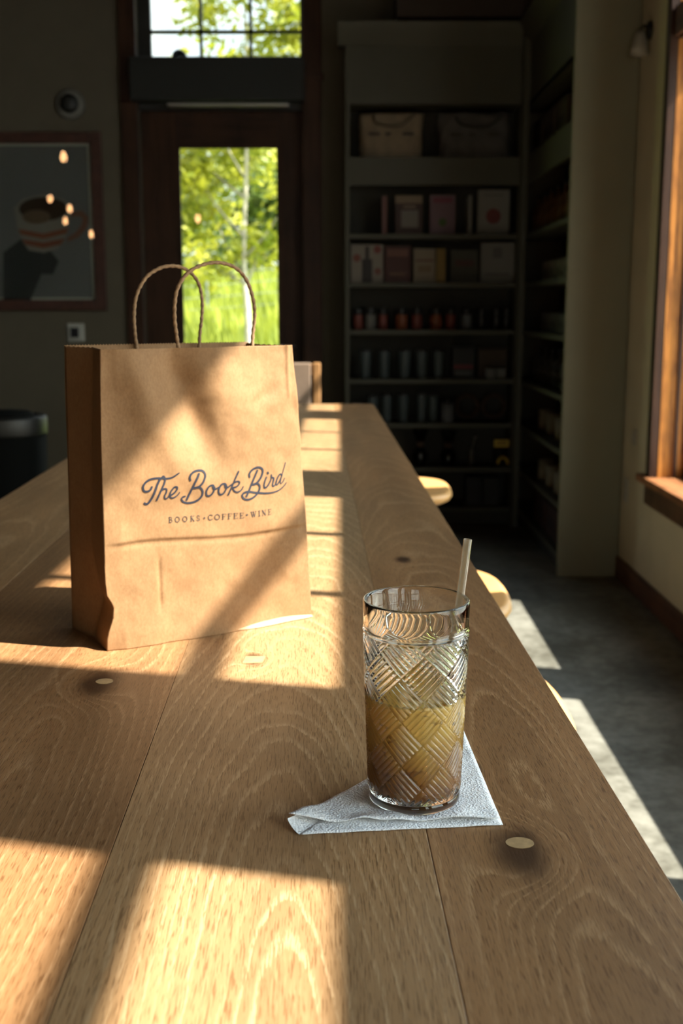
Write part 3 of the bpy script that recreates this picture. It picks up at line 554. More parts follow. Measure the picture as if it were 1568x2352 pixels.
# the folded flap that peeps out under the right-hand half of the base
b = MB(); fl = []
for i in range(n_ + 1):
    q = .60 + .40 * i / n_; lift = .0035 * math.sin(math.pi * min(1, (q - .60) / .40 * 1.0)) + .0006
    p0 = front(BW * q, .002); fl += [p0 + BN * .0004 + Vector((0, 0, lift * 1.1)), p0 + BN * (.0042 * sstep(.6, .7, q)) + Vector((0, 0, -.0012))]
b.raw(fl, [(2 * i, 2 * i + 1, 2 * i + 3, 2 * i + 2) for i in range(n_)]).build('base_flap', mat('pale_kraft_edge', (.40, .27, .15), .8), bag)
cord = mat('twisted_paper_cord', (0.27, 0.150, 0.070), .8, var=.2, vscale=300)
def handle(pts, depth):
    q = [BU * (u / 1000) + BN * (depth) + Vector((0, 0, h / 1000)) for u, h in pts]
    q = [q[0] + (q[0] - q[1]) * .8] + q + [q[-1] + (q[-1] - q[-2]) * .8]
    MB().tube([Vector(v) for v in spline(q, 12)], .00195, 12, twist=(.16, .016)).build('handle', cord, bag, True)
handle(HANDLE_FRONT, -.0075); handle(HANDLE_BACK, -BDP + .0045)
patch = mat('handle_patch_paper', (0.36, 0.22, 0.11), .8)
sheet('handle_patch', lambda a, b: front(inv_u(.087 + .104 * a, BH - .055 + .047 * b), BH - .055 + .047 * b) - BN * .0014, 20, 10, False, bag, patch)
sheet('handle_patch', lambda a, b: back_pt(1 - (.02 + .50 * a), .83 + .15 * b) + BN * .0016, 16, 8, False, bag, patch)
# printing: flat ribbons of ink that follow the paper
ink = mat('dark_blue_ink', (0.012, 0.013, 0.022), .55)
ink2 = mat('black_brown_ink', (0.035, 0.026, 0.024), .6)
def ribbon(b, pts, w0, w1, n):
    P = [np.array(q) for q in (spline(pts, n) if len(pts) > 2 else [np.array(pts[0]) + (np.array(pts[1]) - np.array(pts[0])) * i / 6 for i in range(7)])]
    L = [0.0]
    for i in range(1, len(P)): L.append(L[-1] + float(np.linalg.norm(P[i] - P[i - 1])))
    tot = max(L[-1], 1e-6); prof = []
    def W_(s_): k = s_ / tot; return (w0 + (w1 - w0) * max(0, (k - .6) / .4)) * .5
    m_ = len(P)
    for i in range(m_):
        tg = P[min(i + 1, m_ - 1)] - P[max(i - 1, 0)]; tg = tg / (np.linalg.norm(tg) + 1e-9); nn = np.array([-tg[1], tg[0]]); hw = W_(L[i])
        if i == 0:
            for a in (1.0, .7, .3): c_ = math.cos(a * math.pi / 2); s_ = math.sin(a * math.pi / 2); prof.append((P[0] - tg * hw * s_ + nn * hw * c_, P[0] - tg * hw * s_ - nn * hw * c_))
        prof.append((P[i] + nn * hw, P[i] - nn * hw))
        if i == m_ - 1:
            for a in (.3, .7, 1.0): c_ = math.cos(a * math.pi / 2); s_ = math.sin(a * math.pi / 2); prof.append((P[-1] + tg * hw * s_ + nn * hw * c_, P[-1] + tg * hw * s_ - nn * hw * c_))
    v = []
    for a, c_ in prof:
        for k in (0, .5, 1):
            x, h = (a + (c_ - a) * k) / 1000.0; v.append(front(inv_u(x, h), h, .0005))
    f = []
    for i in range(len(prof) - 1):
        for k in (0, 1): f.append((3 * i + k, 3 * i + k + 1, 3 * i + 4 + k, 3 * i + 3 + k))
    b.raw(v, f)
b = MB()
for pts, w0, w1 in SCRIPT_STROKES: ribbon(b, pts, w0, w1, 9)
o = b.build('printed_shop_name', ink, bag); o['label'] = 'dark blue script lettering'
b = MB()
for pts, w_ in TAGLINE_STROKES: ribbon(b, pts, max(w_, .40), max(w_, .40), 4)
o = b.build('printed_tagline', ink2, bag); o['label'] = 'small dark serif capitals under the script'

# ------------------------------------------------------------------ tumbler, drink, straw, napkin
GX, GY, NAPT = 0.0545, 0.8000, 0.0032
GZ = ZT + NAPT
tum_glass = glass_mat('clear_glass', 1.50, (0.985, 0.992, 0.988))
NA = 640
H_FOOT, H_PAT0, H_PAT1, H_RIM = .0066, .0072, .1290, .1535
def Rout(h): return .0338 + (.0390 - .0338) * (h / H_RIM)
def relief(th, h):
    """basket weave of rib bundles: squares set on their points, ribs turning 90 degrees from square to square"""
    N = 7; per = 2 * np.pi / N; x = (th - PH0) / per; y = (h - .1040) / .0338
    a = x + y; c_ = x - y; i = np.floor(a + .5); j = np.floor(c_ + .5); fa = a - i; fc = c_ - j
    par = np.mod(i + j, 2) < .5
    u = np.where(par, fc, fa); v = np.where(par, fa, fc)         # u across the ribs, v along them
    ribs = np.abs(np.cos(np.pi * 6 * (u + .5) - np.pi / 2)) ** .8
    endt = np.clip((.5 - np.abs(v)) / .055, 0, 1); endt = endt * endt * (3 - 2 * endt)
    side = np.clip((.5 - np.abs(u)) / .03, 0, 1)
    e = np.clip((h - H_PAT0) / .004, 0, 1) * np.clip((H_PAT1 - h) / .002, 0, 1)
    return .00125 * ribs * endt * side * e
PH0 = R(-90 + 6)
th = np.linspace(0, 2 * np.pi, NA, endpoint=False)
prof = []            # (radius function or value, h)
rows = [np.full(NA, v) for v in (.002, .022, .0285, .0318)]; hs = [.0012, .0010, .0004, 0.0]
for r_, h in ((.0332, .0006), (.0339, .0018), (.0342, .0034), (.0341, .0052), (.0336, .0063), (.0333, .0068)): rows.append(np.full(NA, r_)); hs.append(h)
for h in np.linspace(H_PAT0, H_PAT1, 330): rows.append(Rout(h) - .0004 + relief(th, h)); hs.append(h)
for dr, h in ((.0000, .1296), (.0006, .1302), (.0009, .1310), (.0008, .1319), (.0002, .1326), (.0000, .1334)): rows.append(np.full(NA, Rout(h) + dr)); hs.append(h)
for h in np.linspace(.136, .1518, 6): rows.append(np.full(NA, Rout(h))); hs.append(h)
WTH = .0026
for a in np.linspace(0.15, .85, 6): rows.append(np.full(NA, Rout(H_RIM) - WTH / 2 + WTH / 2 * math.cos(math.pi * a))); hs.append(.1522 + .0014 * math.sin(math.pi * a))
for h in (.1515, .14, .12, .10, .08, .06, .04, .022, .0145): rows.append(np.full(NA, Rout(h) - WTH - .0004)); hs.append(h)
RI0 = Rout(.0145) - WTH - .0004
for a in np.linspace(.2, 1, 5): rows.append(np.full(NA, RI0 - .005 * (1 - math.cos(a * math.pi / 2)))); hs.append(.0145 - .005 * math.sin(a * math.pi / 2))
rows.append(np.full(NA, .012)); hs.append(.0092); rows.append(np.full(NA, .001)); hs.append(.0091)
RR = np.array(rows); HH = np.array(hs); nr = len(hs)
V = np.empty((nr, NA, 3)); V[:, :, 0] = RR * np.cos(th); V[:, :, 1] = RR * np.sin(th); V[:, :, 2] = HH[:, None]
idx = np.arange(nr * NA).reshape(nr, NA); a_ = idx[:-1]; b_ = np.roll(idx, -1, 1)[:-1]; c_ = np.roll(idx, -1, 1)[1:]; d_ = idx[1:]
F = np.stack([a_, b_, c_, d_], -1).reshape(-1, 4)
me = bpy.data.meshes.new('tumbler'); nv_ = nr * NA; nf = len(F)
me.vertices.add(nv_); me.vertices.foreach_set('co', V.reshape(-1)); me.loops.add(nf * 4); me.loops.foreach_set('vertex_index', F.reshape(-1).astype(np.int32))
me.polygons.add(nf); me.polygons.foreach_set('loop_start', np.arange(0, nf * 4, 4, dtype=np.int32)); me.update(calc_edges=True)
bmx = bmesh.new(); bmx.from_mesh(me); bmx.verts.ensure_lookup_table()
bmx.faces.new([bmx.verts[i] for i in range(NA - 1, -1, -1)]); bmx.faces.new([bmx.verts[(nr - 1) * NA + i] for i in range(NA)])
bmx.to_mesh(me); bmx.free(); me.polygons.foreach_set('use_smooth', [True] * len(me.polygons)); me.materials.append(tum_glass)
tumbler = bpy.data.objects.new('drinking_glass', me); COL.objects.link(tumbler); tumbler.location = (GX, GY, GZ)
tag(tumbler, 'tall clear glass tumbler with basket-weave ribs standing on the white napkin', 'glass')
# the coffee: milk-pale above, darker towards the bottom, swirled
cm = bpy.data.materials.new('iced_milky_coffee'); cm.use_nodes = True; t = NT(cm.node_tree); p = t.n['Principled BSDF']; p.inputs['Roughness'].default_value = .3
c = t.coord(); z_ = t.xyz(c)[2]; sw = t.noise(t.scale(c, (1, 1, .8)), 42, 3, .6)
f_ = t.step(t.add(z_, t.mul(t.add(sw, -.5), .050)), .018, .078)
col_ = t.mix(f_, (0.33, 0.135, 0.024), (0.86, 0.54, 0.13)); st_ = t.noise(t.scale(c, (1, 1, 1.7)), 75, 2, .5)
t.put(p.inputs['Base Color'], t.mix(t.mul(t.step(st_, .60, .70), .6), col_, (0.14, 0.042, 0.010)))
p.inputs['Subsurface Weight'].default_value = .0
LQ = .0815; NC = 480; thc = np.linspace(0, 2 * np.pi, NC, endpoint=False)
crow = [(np.full(NC, .001), .0089), (np.full(NC, RI0 - .005), .0089)]
for a in np.linspace(.2, 1, 5): crow.append((np.full(NC, RI0 + .0004 - .005 * (1 - math.cos((1 - a) * math.pi / 2))), .0141 - .005 * math.sin((1 - a) * math.pi / 2)))
for h in np.linspace(.0150, LQ - .001, 190): crow.append((Rout(h) - WTH + .0001 + .75 * relief(thc, h), h))   # relief added so the coffee shades in rib lines; inner wall is smooth
crow += [(np.full(NC, Rout(LQ) - WTH), LQ + .0008), (np.full(NC, Rout(LQ) - WTH - .0014), LQ), (np.full(NC, .02), LQ - .0002), (np.full(NC, .001), LQ - .0002)]
b = MB()
for r_, h in crow: b.v += [(float(r_[k] * math.cos(thc[k])), float(r_[k] * math.sin(thc[k])), h) for k in range(NC)]
b.f = [(q * NC + k, q * NC + (k + 1) % NC, (q + 1) * NC + (k + 1) % NC, (q + 1) * NC + k) for q in range(len(crow) - 1) for k in range(NC)]
coffee = b.build('iced_coffee', cm, None, True); coffee.location = (GX, GY, GZ)
tag(coffee, 'milky iced coffee filling the lower half of the ribbed tumbler', 'coffee')
ice_m = glass_mat('ice', 1.31, (0.95, 0.88, 0.70), .08)
def ice(x, y, z, s_, rot, lab):
    bm_ = bmesh.new(); bmesh.ops.create_cube(bm_, size=s_); bmesh.ops.bevel(bm_, geom=bm_.edges[:], offset=s_ * .16, segments=4, affect='EDGES', profile=.6)
    me_ = bpy.data.meshes.new('ice_cube'); bm_.to_mesh(me_); bm_.free(); me_.polygons.foreach_set('use_smooth', [True] * len(me_.polygons)); me_.materials.append(ice_m)
    o = bpy.data.objects.new('ice_cube', me_); COL.objects.link(o); o.location = (GX + x, GY + y, GZ + z); o.rotation_euler = rot
    tag(o, lab, 'ice cube', 'ice cubes floating in the coffee')
ice(-.012, -.013, .0815, .021, (.3, .2, .5), 'ice cube floating at the front left of the coffee surface')
ice(.014, -.010, .0835, .022, (.7, .25, .2), 'tallest ice cube, at the front right of the coffee surface')
ice(.002, .016, .0800, .021, (.2, .6, .9), 'ice cube floating at the back of the coffee surface')
# clear straw leaning to the right
sm = bpy.data.materials.new('clear_plastic'); sm.use_nodes = True; t = NT(sm.node_tree); t.n.remove(t.n['Principled BSDF'])
tr_ = t.node('ShaderNodeBsdfTransparent'); tr_.inputs[0].default_value = (.97, .97, .95, 1); tl_ = t.node('ShaderNodeBsdfTranslucent'); tl_.inputs[0].default_value = (.62, .50, .34, 1)
gl_ = t.node('ShaderNodeBsdfGlossy'); gl_.inputs['Roughness'].default_value = .08; df_ = t.node('ShaderNodeBsdfDiffuse'); df_.inputs[0].default_value = (.56, .42, .26, 1)
lw = t.node('ShaderNodeLayerWeight'); lw.inputs[0].default_value = .35
m1 = t.node('ShaderNodeMixShader'); m1.inputs[0].default_value = .5; t.l.new(tl_.outputs[0], m1.inputs[1]); t.l.new(df_.outputs[0], m1.inputs[2])
m2 = t.node('ShaderNodeMixShader'); m2.inputs[0].default_value = .28; t.l.new(tr_.outputs[0], m2.inputs[1]); t.l.new(m1.outputs[0], m2.inputs[2])
m3 = t.node('ShaderNodeMixShader'); t.put(m3.inputs[0], t.mul(lw.outputs['Facing'], .45)); t.l.new(m2.outputs[0], m3.inputs[1]); t.l.new(gl_.outputs[0], m3.inputs[2])
t.l.new(m3.outputs[0], t.n['Material Output'].inputs[0])
s0, s1 = Vector((.0716, .806, GZ + .0125)), Vector((.0924, .811, 1.0925)); ax = (s1 - s0).normalized()
L_ = (s1 - s0).length; straw = MB().lathe([(.0031, 0), (.0031, L_ - .0003), (.0029, L_), (.0026, L_ - .0003), (.0026, 0)], 28).build('drinking_straw', sm, None, True)
straw.location = s0; straw.rotation_euler = ax.to_track_quat('Z', 'Y').to_euler(); tag(straw, 'clear plastic straw leaning out of the tumbler to the right', 'straw')

# folded white napkin: two plies of a triangle, open along the near edge
nm = bpy.data.materials.new('white_tissue'); nm.use_nodes = True; t = NT(nm.node_tree); p = t.n['Principled BSDF']; p.inputs['Roughness'].default_value = .9
c = t.coord(); vo = t.node('ShaderNodeTexVoronoi'); t.put(vo.inputs['Vector'], t.scale(c, (620, 620, 1))); vo.inputs['Scale'].default_value = 1.0
p.inputs['Base Color'].default_value = (.88, .885, .88, 1)
cr = t.noise(c, 60, 4, .6); t.put(p.inputs['Normal'], t.bump(t.add(t.mul(vo.outputs['Distance'], 0.75), t.mul(cr, .9)), .8, .0012))
nap = thing('paper_napkin', 'white embossed paper napkin folded to a triangle under the tumbler', 'napkin', (0, 0, ZT))
vnn = VN(31)
def ply(name, A, B, C_, z0, curl, amp, thick):
    """sheet over triangle A (left tip), B (right corner), C (far corner)"""
    n = 46; b = MB(); ix = {}
    for j in range(n + 1):
        for i in range(n + 1 - j):
            u, v = i / n, j / n; q = A * (1 - u - v) + B * u + C_ * v
            tip = 1 - u - v
            z = z0 + amp * (vnn(q.x * 70, q.y * 70) * .5 + .5) * (1 - gs((q - Vector((GX, GY, 0))).length, .032)) + curl * max(0, tip - .80) ** 1 * 5 * .0045
            z += .0016 * curl * gs(v, .10) * (1 + math.sin(u * 17 + 1)) * (0.4 + .6 * min(1, abs(u - .58) * 3))
            ix[i, j] = len(b.v); b.v.append((q.x, q.y, max(z, .0002)))
    for j in range(n):
        for i in range(n - j):
            b.f.append((ix[i, j], ix[i + 1, j], ix[i, j + 1]))
            if i + j < n - 1: b.f.append((ix[i + 1, j], ix[i + 1, j + 1], ix[i, j + 1]))
    o = b.build(name, nm, nap, True); md = o.modifiers.new('ply', 'SOLIDIFY'); md.thickness = thick; md.offset = 0 if z0 > .001 else 1
    return o
ply('lower_ply', Vector((-.0295, .7425, 0)), Vector((.1155, .7575, 0)), Vector((.1062, .952, 0)), .0004, 0, .0004, .0005)
ply('upper_ply', Vector((-.0375, .7560, 0)), Vector((.1140, .7625, 0)), Vector((.1052, .945, 0)), .0021, 1, .0026, .0006)
b = MB(); n_ = 12; m_ = 20      # the fold along the left edge joins the two plies
Au, Al, Cu, Cl = Vector((-.0375, .7560, 0)), Vector((-.0295, .7425, 0)), Vector((.1052, .945, 0)), Vector((.1062, .952, 0))
for i in range(m_ + 1):
    s_ = i / m_; pu, pl = Au.lerp(Cu, s_), Al.lerp(Cl, s_); zu = .0026 + .0040 * max(0, 1 - s_ * 5)
    out = Vector((-.80, .60, 0)) * .0034
    for j in range(n_ + 1):
        a = math.pi * j / n_; q = pu.lerp(pl, (1 - math.cos(a)) / 2) + out * math.sin(a)
        b.v.append((q.x, q.y, .0006 + (zu - .0006) * (1 + math.cos(a)) / 2))
b.f = [(i * (n_ + 1) + j, i * (n_ + 1) + j + 1, (i + 1) * (n_ + 1) + j + 1, (i + 1) * (n_ + 1) + j) for i in range(m_) for j in range(n_)]
b.build('fold', nm, nap, True)

# ------------------------------------------------------------------ stools along the right side of the table
honey = mat('honey_beech', (0.62, 0.33, 0.115), .38, var=.12, vscale=9)
honey_leg = mat('pale_beech_leg', (0.55, 0.38, 0.20), .5, var=.1)
def stool(loc_, rz, label):
    s_ = thing('bar_stool', label, 'stool', loc_, rz, 'saddle-seat wooden stools along the right side of the table')
    pr = [(.001, .590), (.60, .591), (.88, .597), (.965, .606), (1.0, .618), (.992, .628), (.962, .6345), (.915, .6360), (.78, .6325), (.45, .6285), (.001, .6270)]
    n_ = 72; b = MB()          # saddle seat: a rounded oblong, longer along the table
    for q, z in pr:
        for i in range(n_):
            a = 2 * math.pi * i / n_; ca, sa = math.cos(a), math.sin(a); k_ = (abs(ca) ** 3 + abs(sa) ** 3) ** (-1 / 3)
            b.v.append((.195 * q * k_ * ca, .238 * q * k_ * sa, z))
    b.f = [(r_ * n_ + i, r_ * n_ + (i + 1) % n_, (r_ + 1) * n_ + (i + 1) % n_, (r_ + 1) * n_ + i) for r_ in range(len(pr) - 1) for i in range(n_)]
    b.build('seat', honey, s_, True)
    for k in range(4):
        a = math.pi / 4 + k * math.pi / 2; ca, sa = math.cos(a), math.sin(a)
        MB().tube([(ca * .13, sa * .20, .598), (ca * .165, sa * .235, .30), (ca * .20, sa * .27, 0.0)], [.015, .0165, .012], 12).build('leg', honey_leg, s_, True)
    for k in range(4):
        a = math.pi / 4 + k * math.pi / 2; c_ = a + math.pi / 2; z = .22 + .03 * (k % 2)
        MB().tube([(math.cos(a) * .173, math.sin(a) * .243, z), (math.cos(c_) * .173, math.sin(c_) * .243, z)], .009, 8).build('stretcher', honey_leg, s_, True)
    return s_
s0_ = stool((.190, 3.95, 0), 0, 'farthest saddle-seat wooden stool, beside the far end of the table')
copy_tree(s0_, (.178, 2.47, 0), 0, 'saddle-seat wooden stool second from the far end, seen behind the straw')
copy_tree(s0_, (.166, 1.725, 0), 0, 'saddle-seat wooden stool third from the far end, right of the tumbler')
copy_tree(s0_, (.172, .965, 0), 0, 'nearest saddle-seat wooden stool, its edge just showing at the right border of the photo')

# chair at the far end of the table
cw_ = mat('walnut_frame', (0.30, 0.15, 0.055), .45, var=.15); strap = mat('taupe_strap', (0.20, 0.135, 0.090), .7, var=.08)
ch = thing('side_chair', 'wooden chair with wide taupe back straps at the far end of the table', 'chair', (-.30, 4.62, 0))
for x in (-.215, .185):
    MB().box(x, x + .03, -.02, .02, 0, 1.035).build('rear_leg', cw_, ch, bevel=.004)
    MB().box(x, x + .03, .38, .42, 0, .60).build('front_leg', cw_, ch, bevel=.004)
for z0, z1 in ((.985, 1.030), (.66, .70)): bx('back_rail', (-.185, .185, -.015, .015, z0, z1), cw_, ch, .004)
for k in range(4): x = -.175 + k * .092; MB().box(x, x + .074, -.021, .021, .655, 1.034).build('back_strap', strap, ch, bevel=.004)
bx('cross_strap', (-.19, .19, -.018, .018, .80, .86), strap, ch, .004)
bx('seat', (-.215, .215, -.02, .42, .60, .645), strap, ch, .008)

# waste bin
dkm = mat('black_bin_enamel', (0.006, 0.006, 0.005), .8, spec=.05); chrome = mat('dull_chrome', (.05, .047, .042), .5, 1.0)
can = thing('waste_bin', 'black round waste bin with a steel rim band at the left edge', 'bin', (-1.62, 5.42, 0))
MB().lathe([(.17, 0), (.185, .02), (.198, .66)], 48).build('body', dkm, can, True)
MB().lathe([(.201, .655), (.204, .665), (.204, .735), (.199, .745), (.165, .748), (.160, .742), (.160, .655)], 48).build('rim_band', chrome, can, True)
MB().lathe([(.158, .742), (.12, .765), (.001, .775)], 40).build('lid', dkm, can, True)

# ------------------------------------------------------------------ things on the far wall
fr = mat('mahogany_frame', (0.050, 0.017, 0.010), .6, var=.2)
pic = thing('framed_print', 'large framed coffee cup print hanging on the far wall at left', 'picture', (0, 6.8, 0))
PX0, PX1, PZ0, PZ1 = -2.22, -1.381, 1.236, 2.243; fw = .062
for b in ((PX0, PX0 + fw, PZ0, PZ1), (PX1 - fw, PX1, PZ0, PZ1), (PX0 + fw, PX1 - fw, PZ0, PZ0 + fw), (PX0 + fw, PX1 - fw, PZ1 - fw, PZ1)):
    bx('frame_rail', (b[0], b[1], -.035, -.002, b[2], b[3]), fr, pic, .005)
bx('mount', (PX0 + fw, PX1 - fw, -.012, -.006, PZ0 + fw, PZ1 - fw), mat('off_white_mount', (.34, .32, .27), .9), pic)
sheet_ = bx('print_sheet', (PX0 + fw, PX1 - fw - .022, -.0135, -.012, PZ0 + fw + .012, PZ1 - fw - .012), mat('print_grey', (.11, .107, .102), .9), pic)
def flat(name, poly, col, lvl): MB().prism([(x, z) for x, z in poly], -.0135 - .0004 * lvl, -.0132 - .0004 * (lvl - 1), 1).build(name, mat('print_' + name, tuple(v * .40 for v in col), .9), sheet_)
def pe(px, py): q = at(px, py, 6.787); return (q.x, q.z)
def pel(cx_, cy_, rx, ry, n=36): return [pe(cx_ + rx * math.cos(2 * math.pi * i / n), cy_ + ry * math.sin(2 * math.pi * i / n)) for i in range(n)]
flat('printed_shadow', [pe(*q) for q in ((8, 580), (60, 540), (115, 575), (135, 600), (122, 630), (95, 630), (70, 690), (8, 690))], (.06, .058, .056), 1)
flat('printed_cup', [pe(*q) for q in ((32, 478), (40, 520), (52, 555), (66, 575), (100, 581), (132, 572), (148, 552), (160, 515), (164, 478), (150, 458), (100, 446), (52, 456))], (.40, .36, .30), 2)
flat('printed_lower_stripe', [pe(*q) for q in ((50, 549), (58, 562), (100, 570), (140, 562), (150, 547), (100, 557))], (.40, .12, .06), 3)
flat('printed_upper_stripe', [pe(*q) for q in ((43, 526), (47, 538), (100, 549), (153, 536), (157, 523), (100, 537))], (.42, .13, .06), 3)
flat('printed_coffee', pel(100, 480, 56, 27), (.075, .035, .018), 3)
flat('printed_foam', pel(84, 498, 32, 16), (.24, .15, .085), 4)
rg_ = [(164, 486), (190, 484), (204, 500), (198, 525), (180, 545), (154, 556), (156, 545), (174, 534), (186, 518), (190, 503), (182, 496), (163, 498)]
flat('printed_handle', [pe(*q) for q in rg_], (.36, .15, .09), 3)
bx('glazing', (PX0 + fw, PX1 - fw, -.022, -.020, PZ0 + fw, PZ1 - fw), pane, pic)
# pendant bulbs behind the camera: seen only as warm sparks in the picture glass and the door
bulb = mat('warm_bulb', (1.0, .50, .22), .4, emit=16.0)
brass = mat('aged_brass', (.35, .25, .12), .4, 1.0)
for i, (rx_, rz_, L_) in enumerate([(-.236, .1246, 13.16), (-.249, .0899, 17.0), (-.2326, .0820, 16.2), (-.2368, .0718, 18.2), (-.2148, .0606, 17.4), (-.1247, .0747, 15.2)]):
    q = Vector((rx_ * L_, 2 * 6.779 - L_, 1.26 + rz_ * L_))
    pl = thing('pendant_lamp', 'bare warm pendant bulb behind the viewer, seen only as a spark in the glass', 'lamp', q, 0, 'pendant bulbs mirrored in the picture glass')
    MB().lathe([(.001, -.05), (.024, -.042), (.036, -.008), (.035, .015), (.024, .045), (.018, .06)], 20).build('bulb', bulb, pl, True)
    MB().lathe([(.02, .058), (.022, .065), (.022, .11), (.008, .12), (.001, .12)], 16).build('socket', brass, pl, True)
    MB().tube([(0, 0, .12), (0, 0, ZC - q.z)], .004, 6).build('cord', black, pl)
th_ = thing('thermostat', 'small white thermostat with dark screen on the far wall below the picture', 'thermostat', (-1.574, 6.8, 1.105))
bx('plate', (-.052, .052, -.012, 0, -.052, .056), mat('white_plastic', (.36, .35, .31), .5), th_, .006)
bx('bezel', (-.040, .030, -.024, -.012, -.040, .040), mat('grey_plastic', (.30, .30, .27), .5), th_, .006)
bx('screen', (-.028, .020, -.0255, -.024, -.026, .030), mat('dark_screen', (.02, .02, .022), .15), th_, .002)
sp_ = thing('wall_speaker', 'small round dark wall speaker high above the picture', 'speaker', (-1.552, 6.8, 2.398))
MB().lathe([(.001, -.02), (.070, -.03), (.082, -.022), (.086, 0)], 32, (0, 0, 0), 1).build('ring', mat('grey_ring', (.12, .115, .10), .6), sp_, True)
MB().lathe([(.001, -.07), (.030, -.066), (.048, -.052), (.052, -.026)], 32, (0, 0, 0), 1).build('cone', black, sp_, True)
sc_ = thing('wall_sconce', 'small glass wall lamp near the top of the right wall beside the window', 'lamp', (XR, 5.08, 2.41))
MB().lathe([(.001, -.018), (.035, -.016), (.038, 0)], 20, (0, 0, 0), 0).build('backplate', black, sc_, True)
MB().tube([(-.01, 0, 0), (-.03, 0, .02), (-.045, 0, 0)], .007, 8).build('arm', black, sc_, True)
MB().lathe([(.014, 0), (.024, -.02), (.034, -.06), (.038, -.10), (.036, -.10), (.032, -.06), (.022, -.02), (.012, -.002)], 24, (-.045, 0, 0)).build('shade', mat('frosted_shade', (.30, .285, .24), .5), sc_, True)
sw_ = thing('switch_plate', 'white wall plate low on the right wall beside the shelving end panel', 'socket', (XR, 5.14, .43))
bx('plate', (-.006, 0, -.036, .036, -.058, .058), mat('white_plastic', (.5, .5, .5)), sw_, .003)
for z in (-.024, .024): bx('outlet', (-.0085, -.006, -.016, .016, z - .015, z + .015), mat('grey_plastic', (.3, .3, .3)), sw_, .002)
sw2 = thing('sensor_plate', 'small pale plate on the right wall above the white wall plate', 'sensor', (XR, 5.03, .685))
bx('plate', (-.006, 0, -.035, .035, -.035, .035), mat('pale_plate', (.34, .32, .26), .6), sw2, .003); bx('button', (-.010, -.006, -.012, .012, -.012, .012), mat('white_plastic', (.5, .5, .5)), sw2, .002)

# ------------------------------------------------------------------ bookcases
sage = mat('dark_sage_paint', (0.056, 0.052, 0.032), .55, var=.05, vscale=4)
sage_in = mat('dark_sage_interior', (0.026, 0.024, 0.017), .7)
SZ = [2.074, 1.660, 1.392, 1.127, 0.848, 0.593, 0.336, 0.102]; YS = 6.53; TS = .026
bc = thing('bookcase', 'tall dark sage built-in bookcase against the far wall, facing the viewer', 'bookcase', (0, 0, 0))
bx('side_panel', (.020, .046, YS, 6.80, 0, 2.69), sage, bc, .002); bx('side_panel', (.985, 1.021, YS, 6.80, 0, 2.69), sage, bc, .002)
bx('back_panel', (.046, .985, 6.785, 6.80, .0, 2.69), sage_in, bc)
bx('fascia', (.046, .985, YS, YS + .02, 2.353, 2.69), sage, bc); bx('fascia', (.046, .985, YS, YS + .02, 1.925, SZ[0]), sage, bc)
for z in SZ: bx('shelf', (.046, .985, YS + .002, 6.785, z - TS, z), sage, bc, .002)
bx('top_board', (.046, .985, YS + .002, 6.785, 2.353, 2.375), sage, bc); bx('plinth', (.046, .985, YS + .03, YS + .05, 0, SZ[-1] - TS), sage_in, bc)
MB().prism([(YS, 2.66), (YS, 2.70), (6.80, 2.70), (6.80, 2.77), (YS - .065, 2.77), (YS - .055, 2.745)], -.02, .985, 0).build('crown_moulding', sage, bc)
rc = thing('return_bookcase', 'dark sage return bookcase with pale end panel along the right wall', 'bookcase', (0, 0, 0))
XS = 1.023
bx('end_panel', (XS - .002, 1.305, 5.225, 5.255, 0, 3.35), mat('sage_end_panel', (0.19, 0.178, 0.115), .6, var=.04, vscale=3), rc, .002)
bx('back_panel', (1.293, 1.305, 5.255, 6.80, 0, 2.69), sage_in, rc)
bx('corner_stile', (XS - .033, XS, 6.46, 6.529, 0, 2.69), sage, rc)
bx('fascia', (XS, XS + .02, 5.255, 6.53, 2.353, 2.69), sage, rc); bx('fascia', (XS, XS + .02, 5.255, 6.53, 1.925, SZ[0]), sage, rc)
for z in SZ: bx('shelf', (XS + .002, 1.293, 5.255, 6.80, z - TS, z), sage, rc, .002)
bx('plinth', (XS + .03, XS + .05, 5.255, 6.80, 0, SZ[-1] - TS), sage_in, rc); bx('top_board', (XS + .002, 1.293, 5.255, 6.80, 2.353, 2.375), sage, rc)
MB().prism([(XS, 2.66), (XS - .055, 2.745), (XS - .065, 2.77), (1.30, 2.77), (1.30, 2.70), (XS, 2.70)][::-1], 5.255, 6.46, 1).build('crown_moulding', sage, rc)

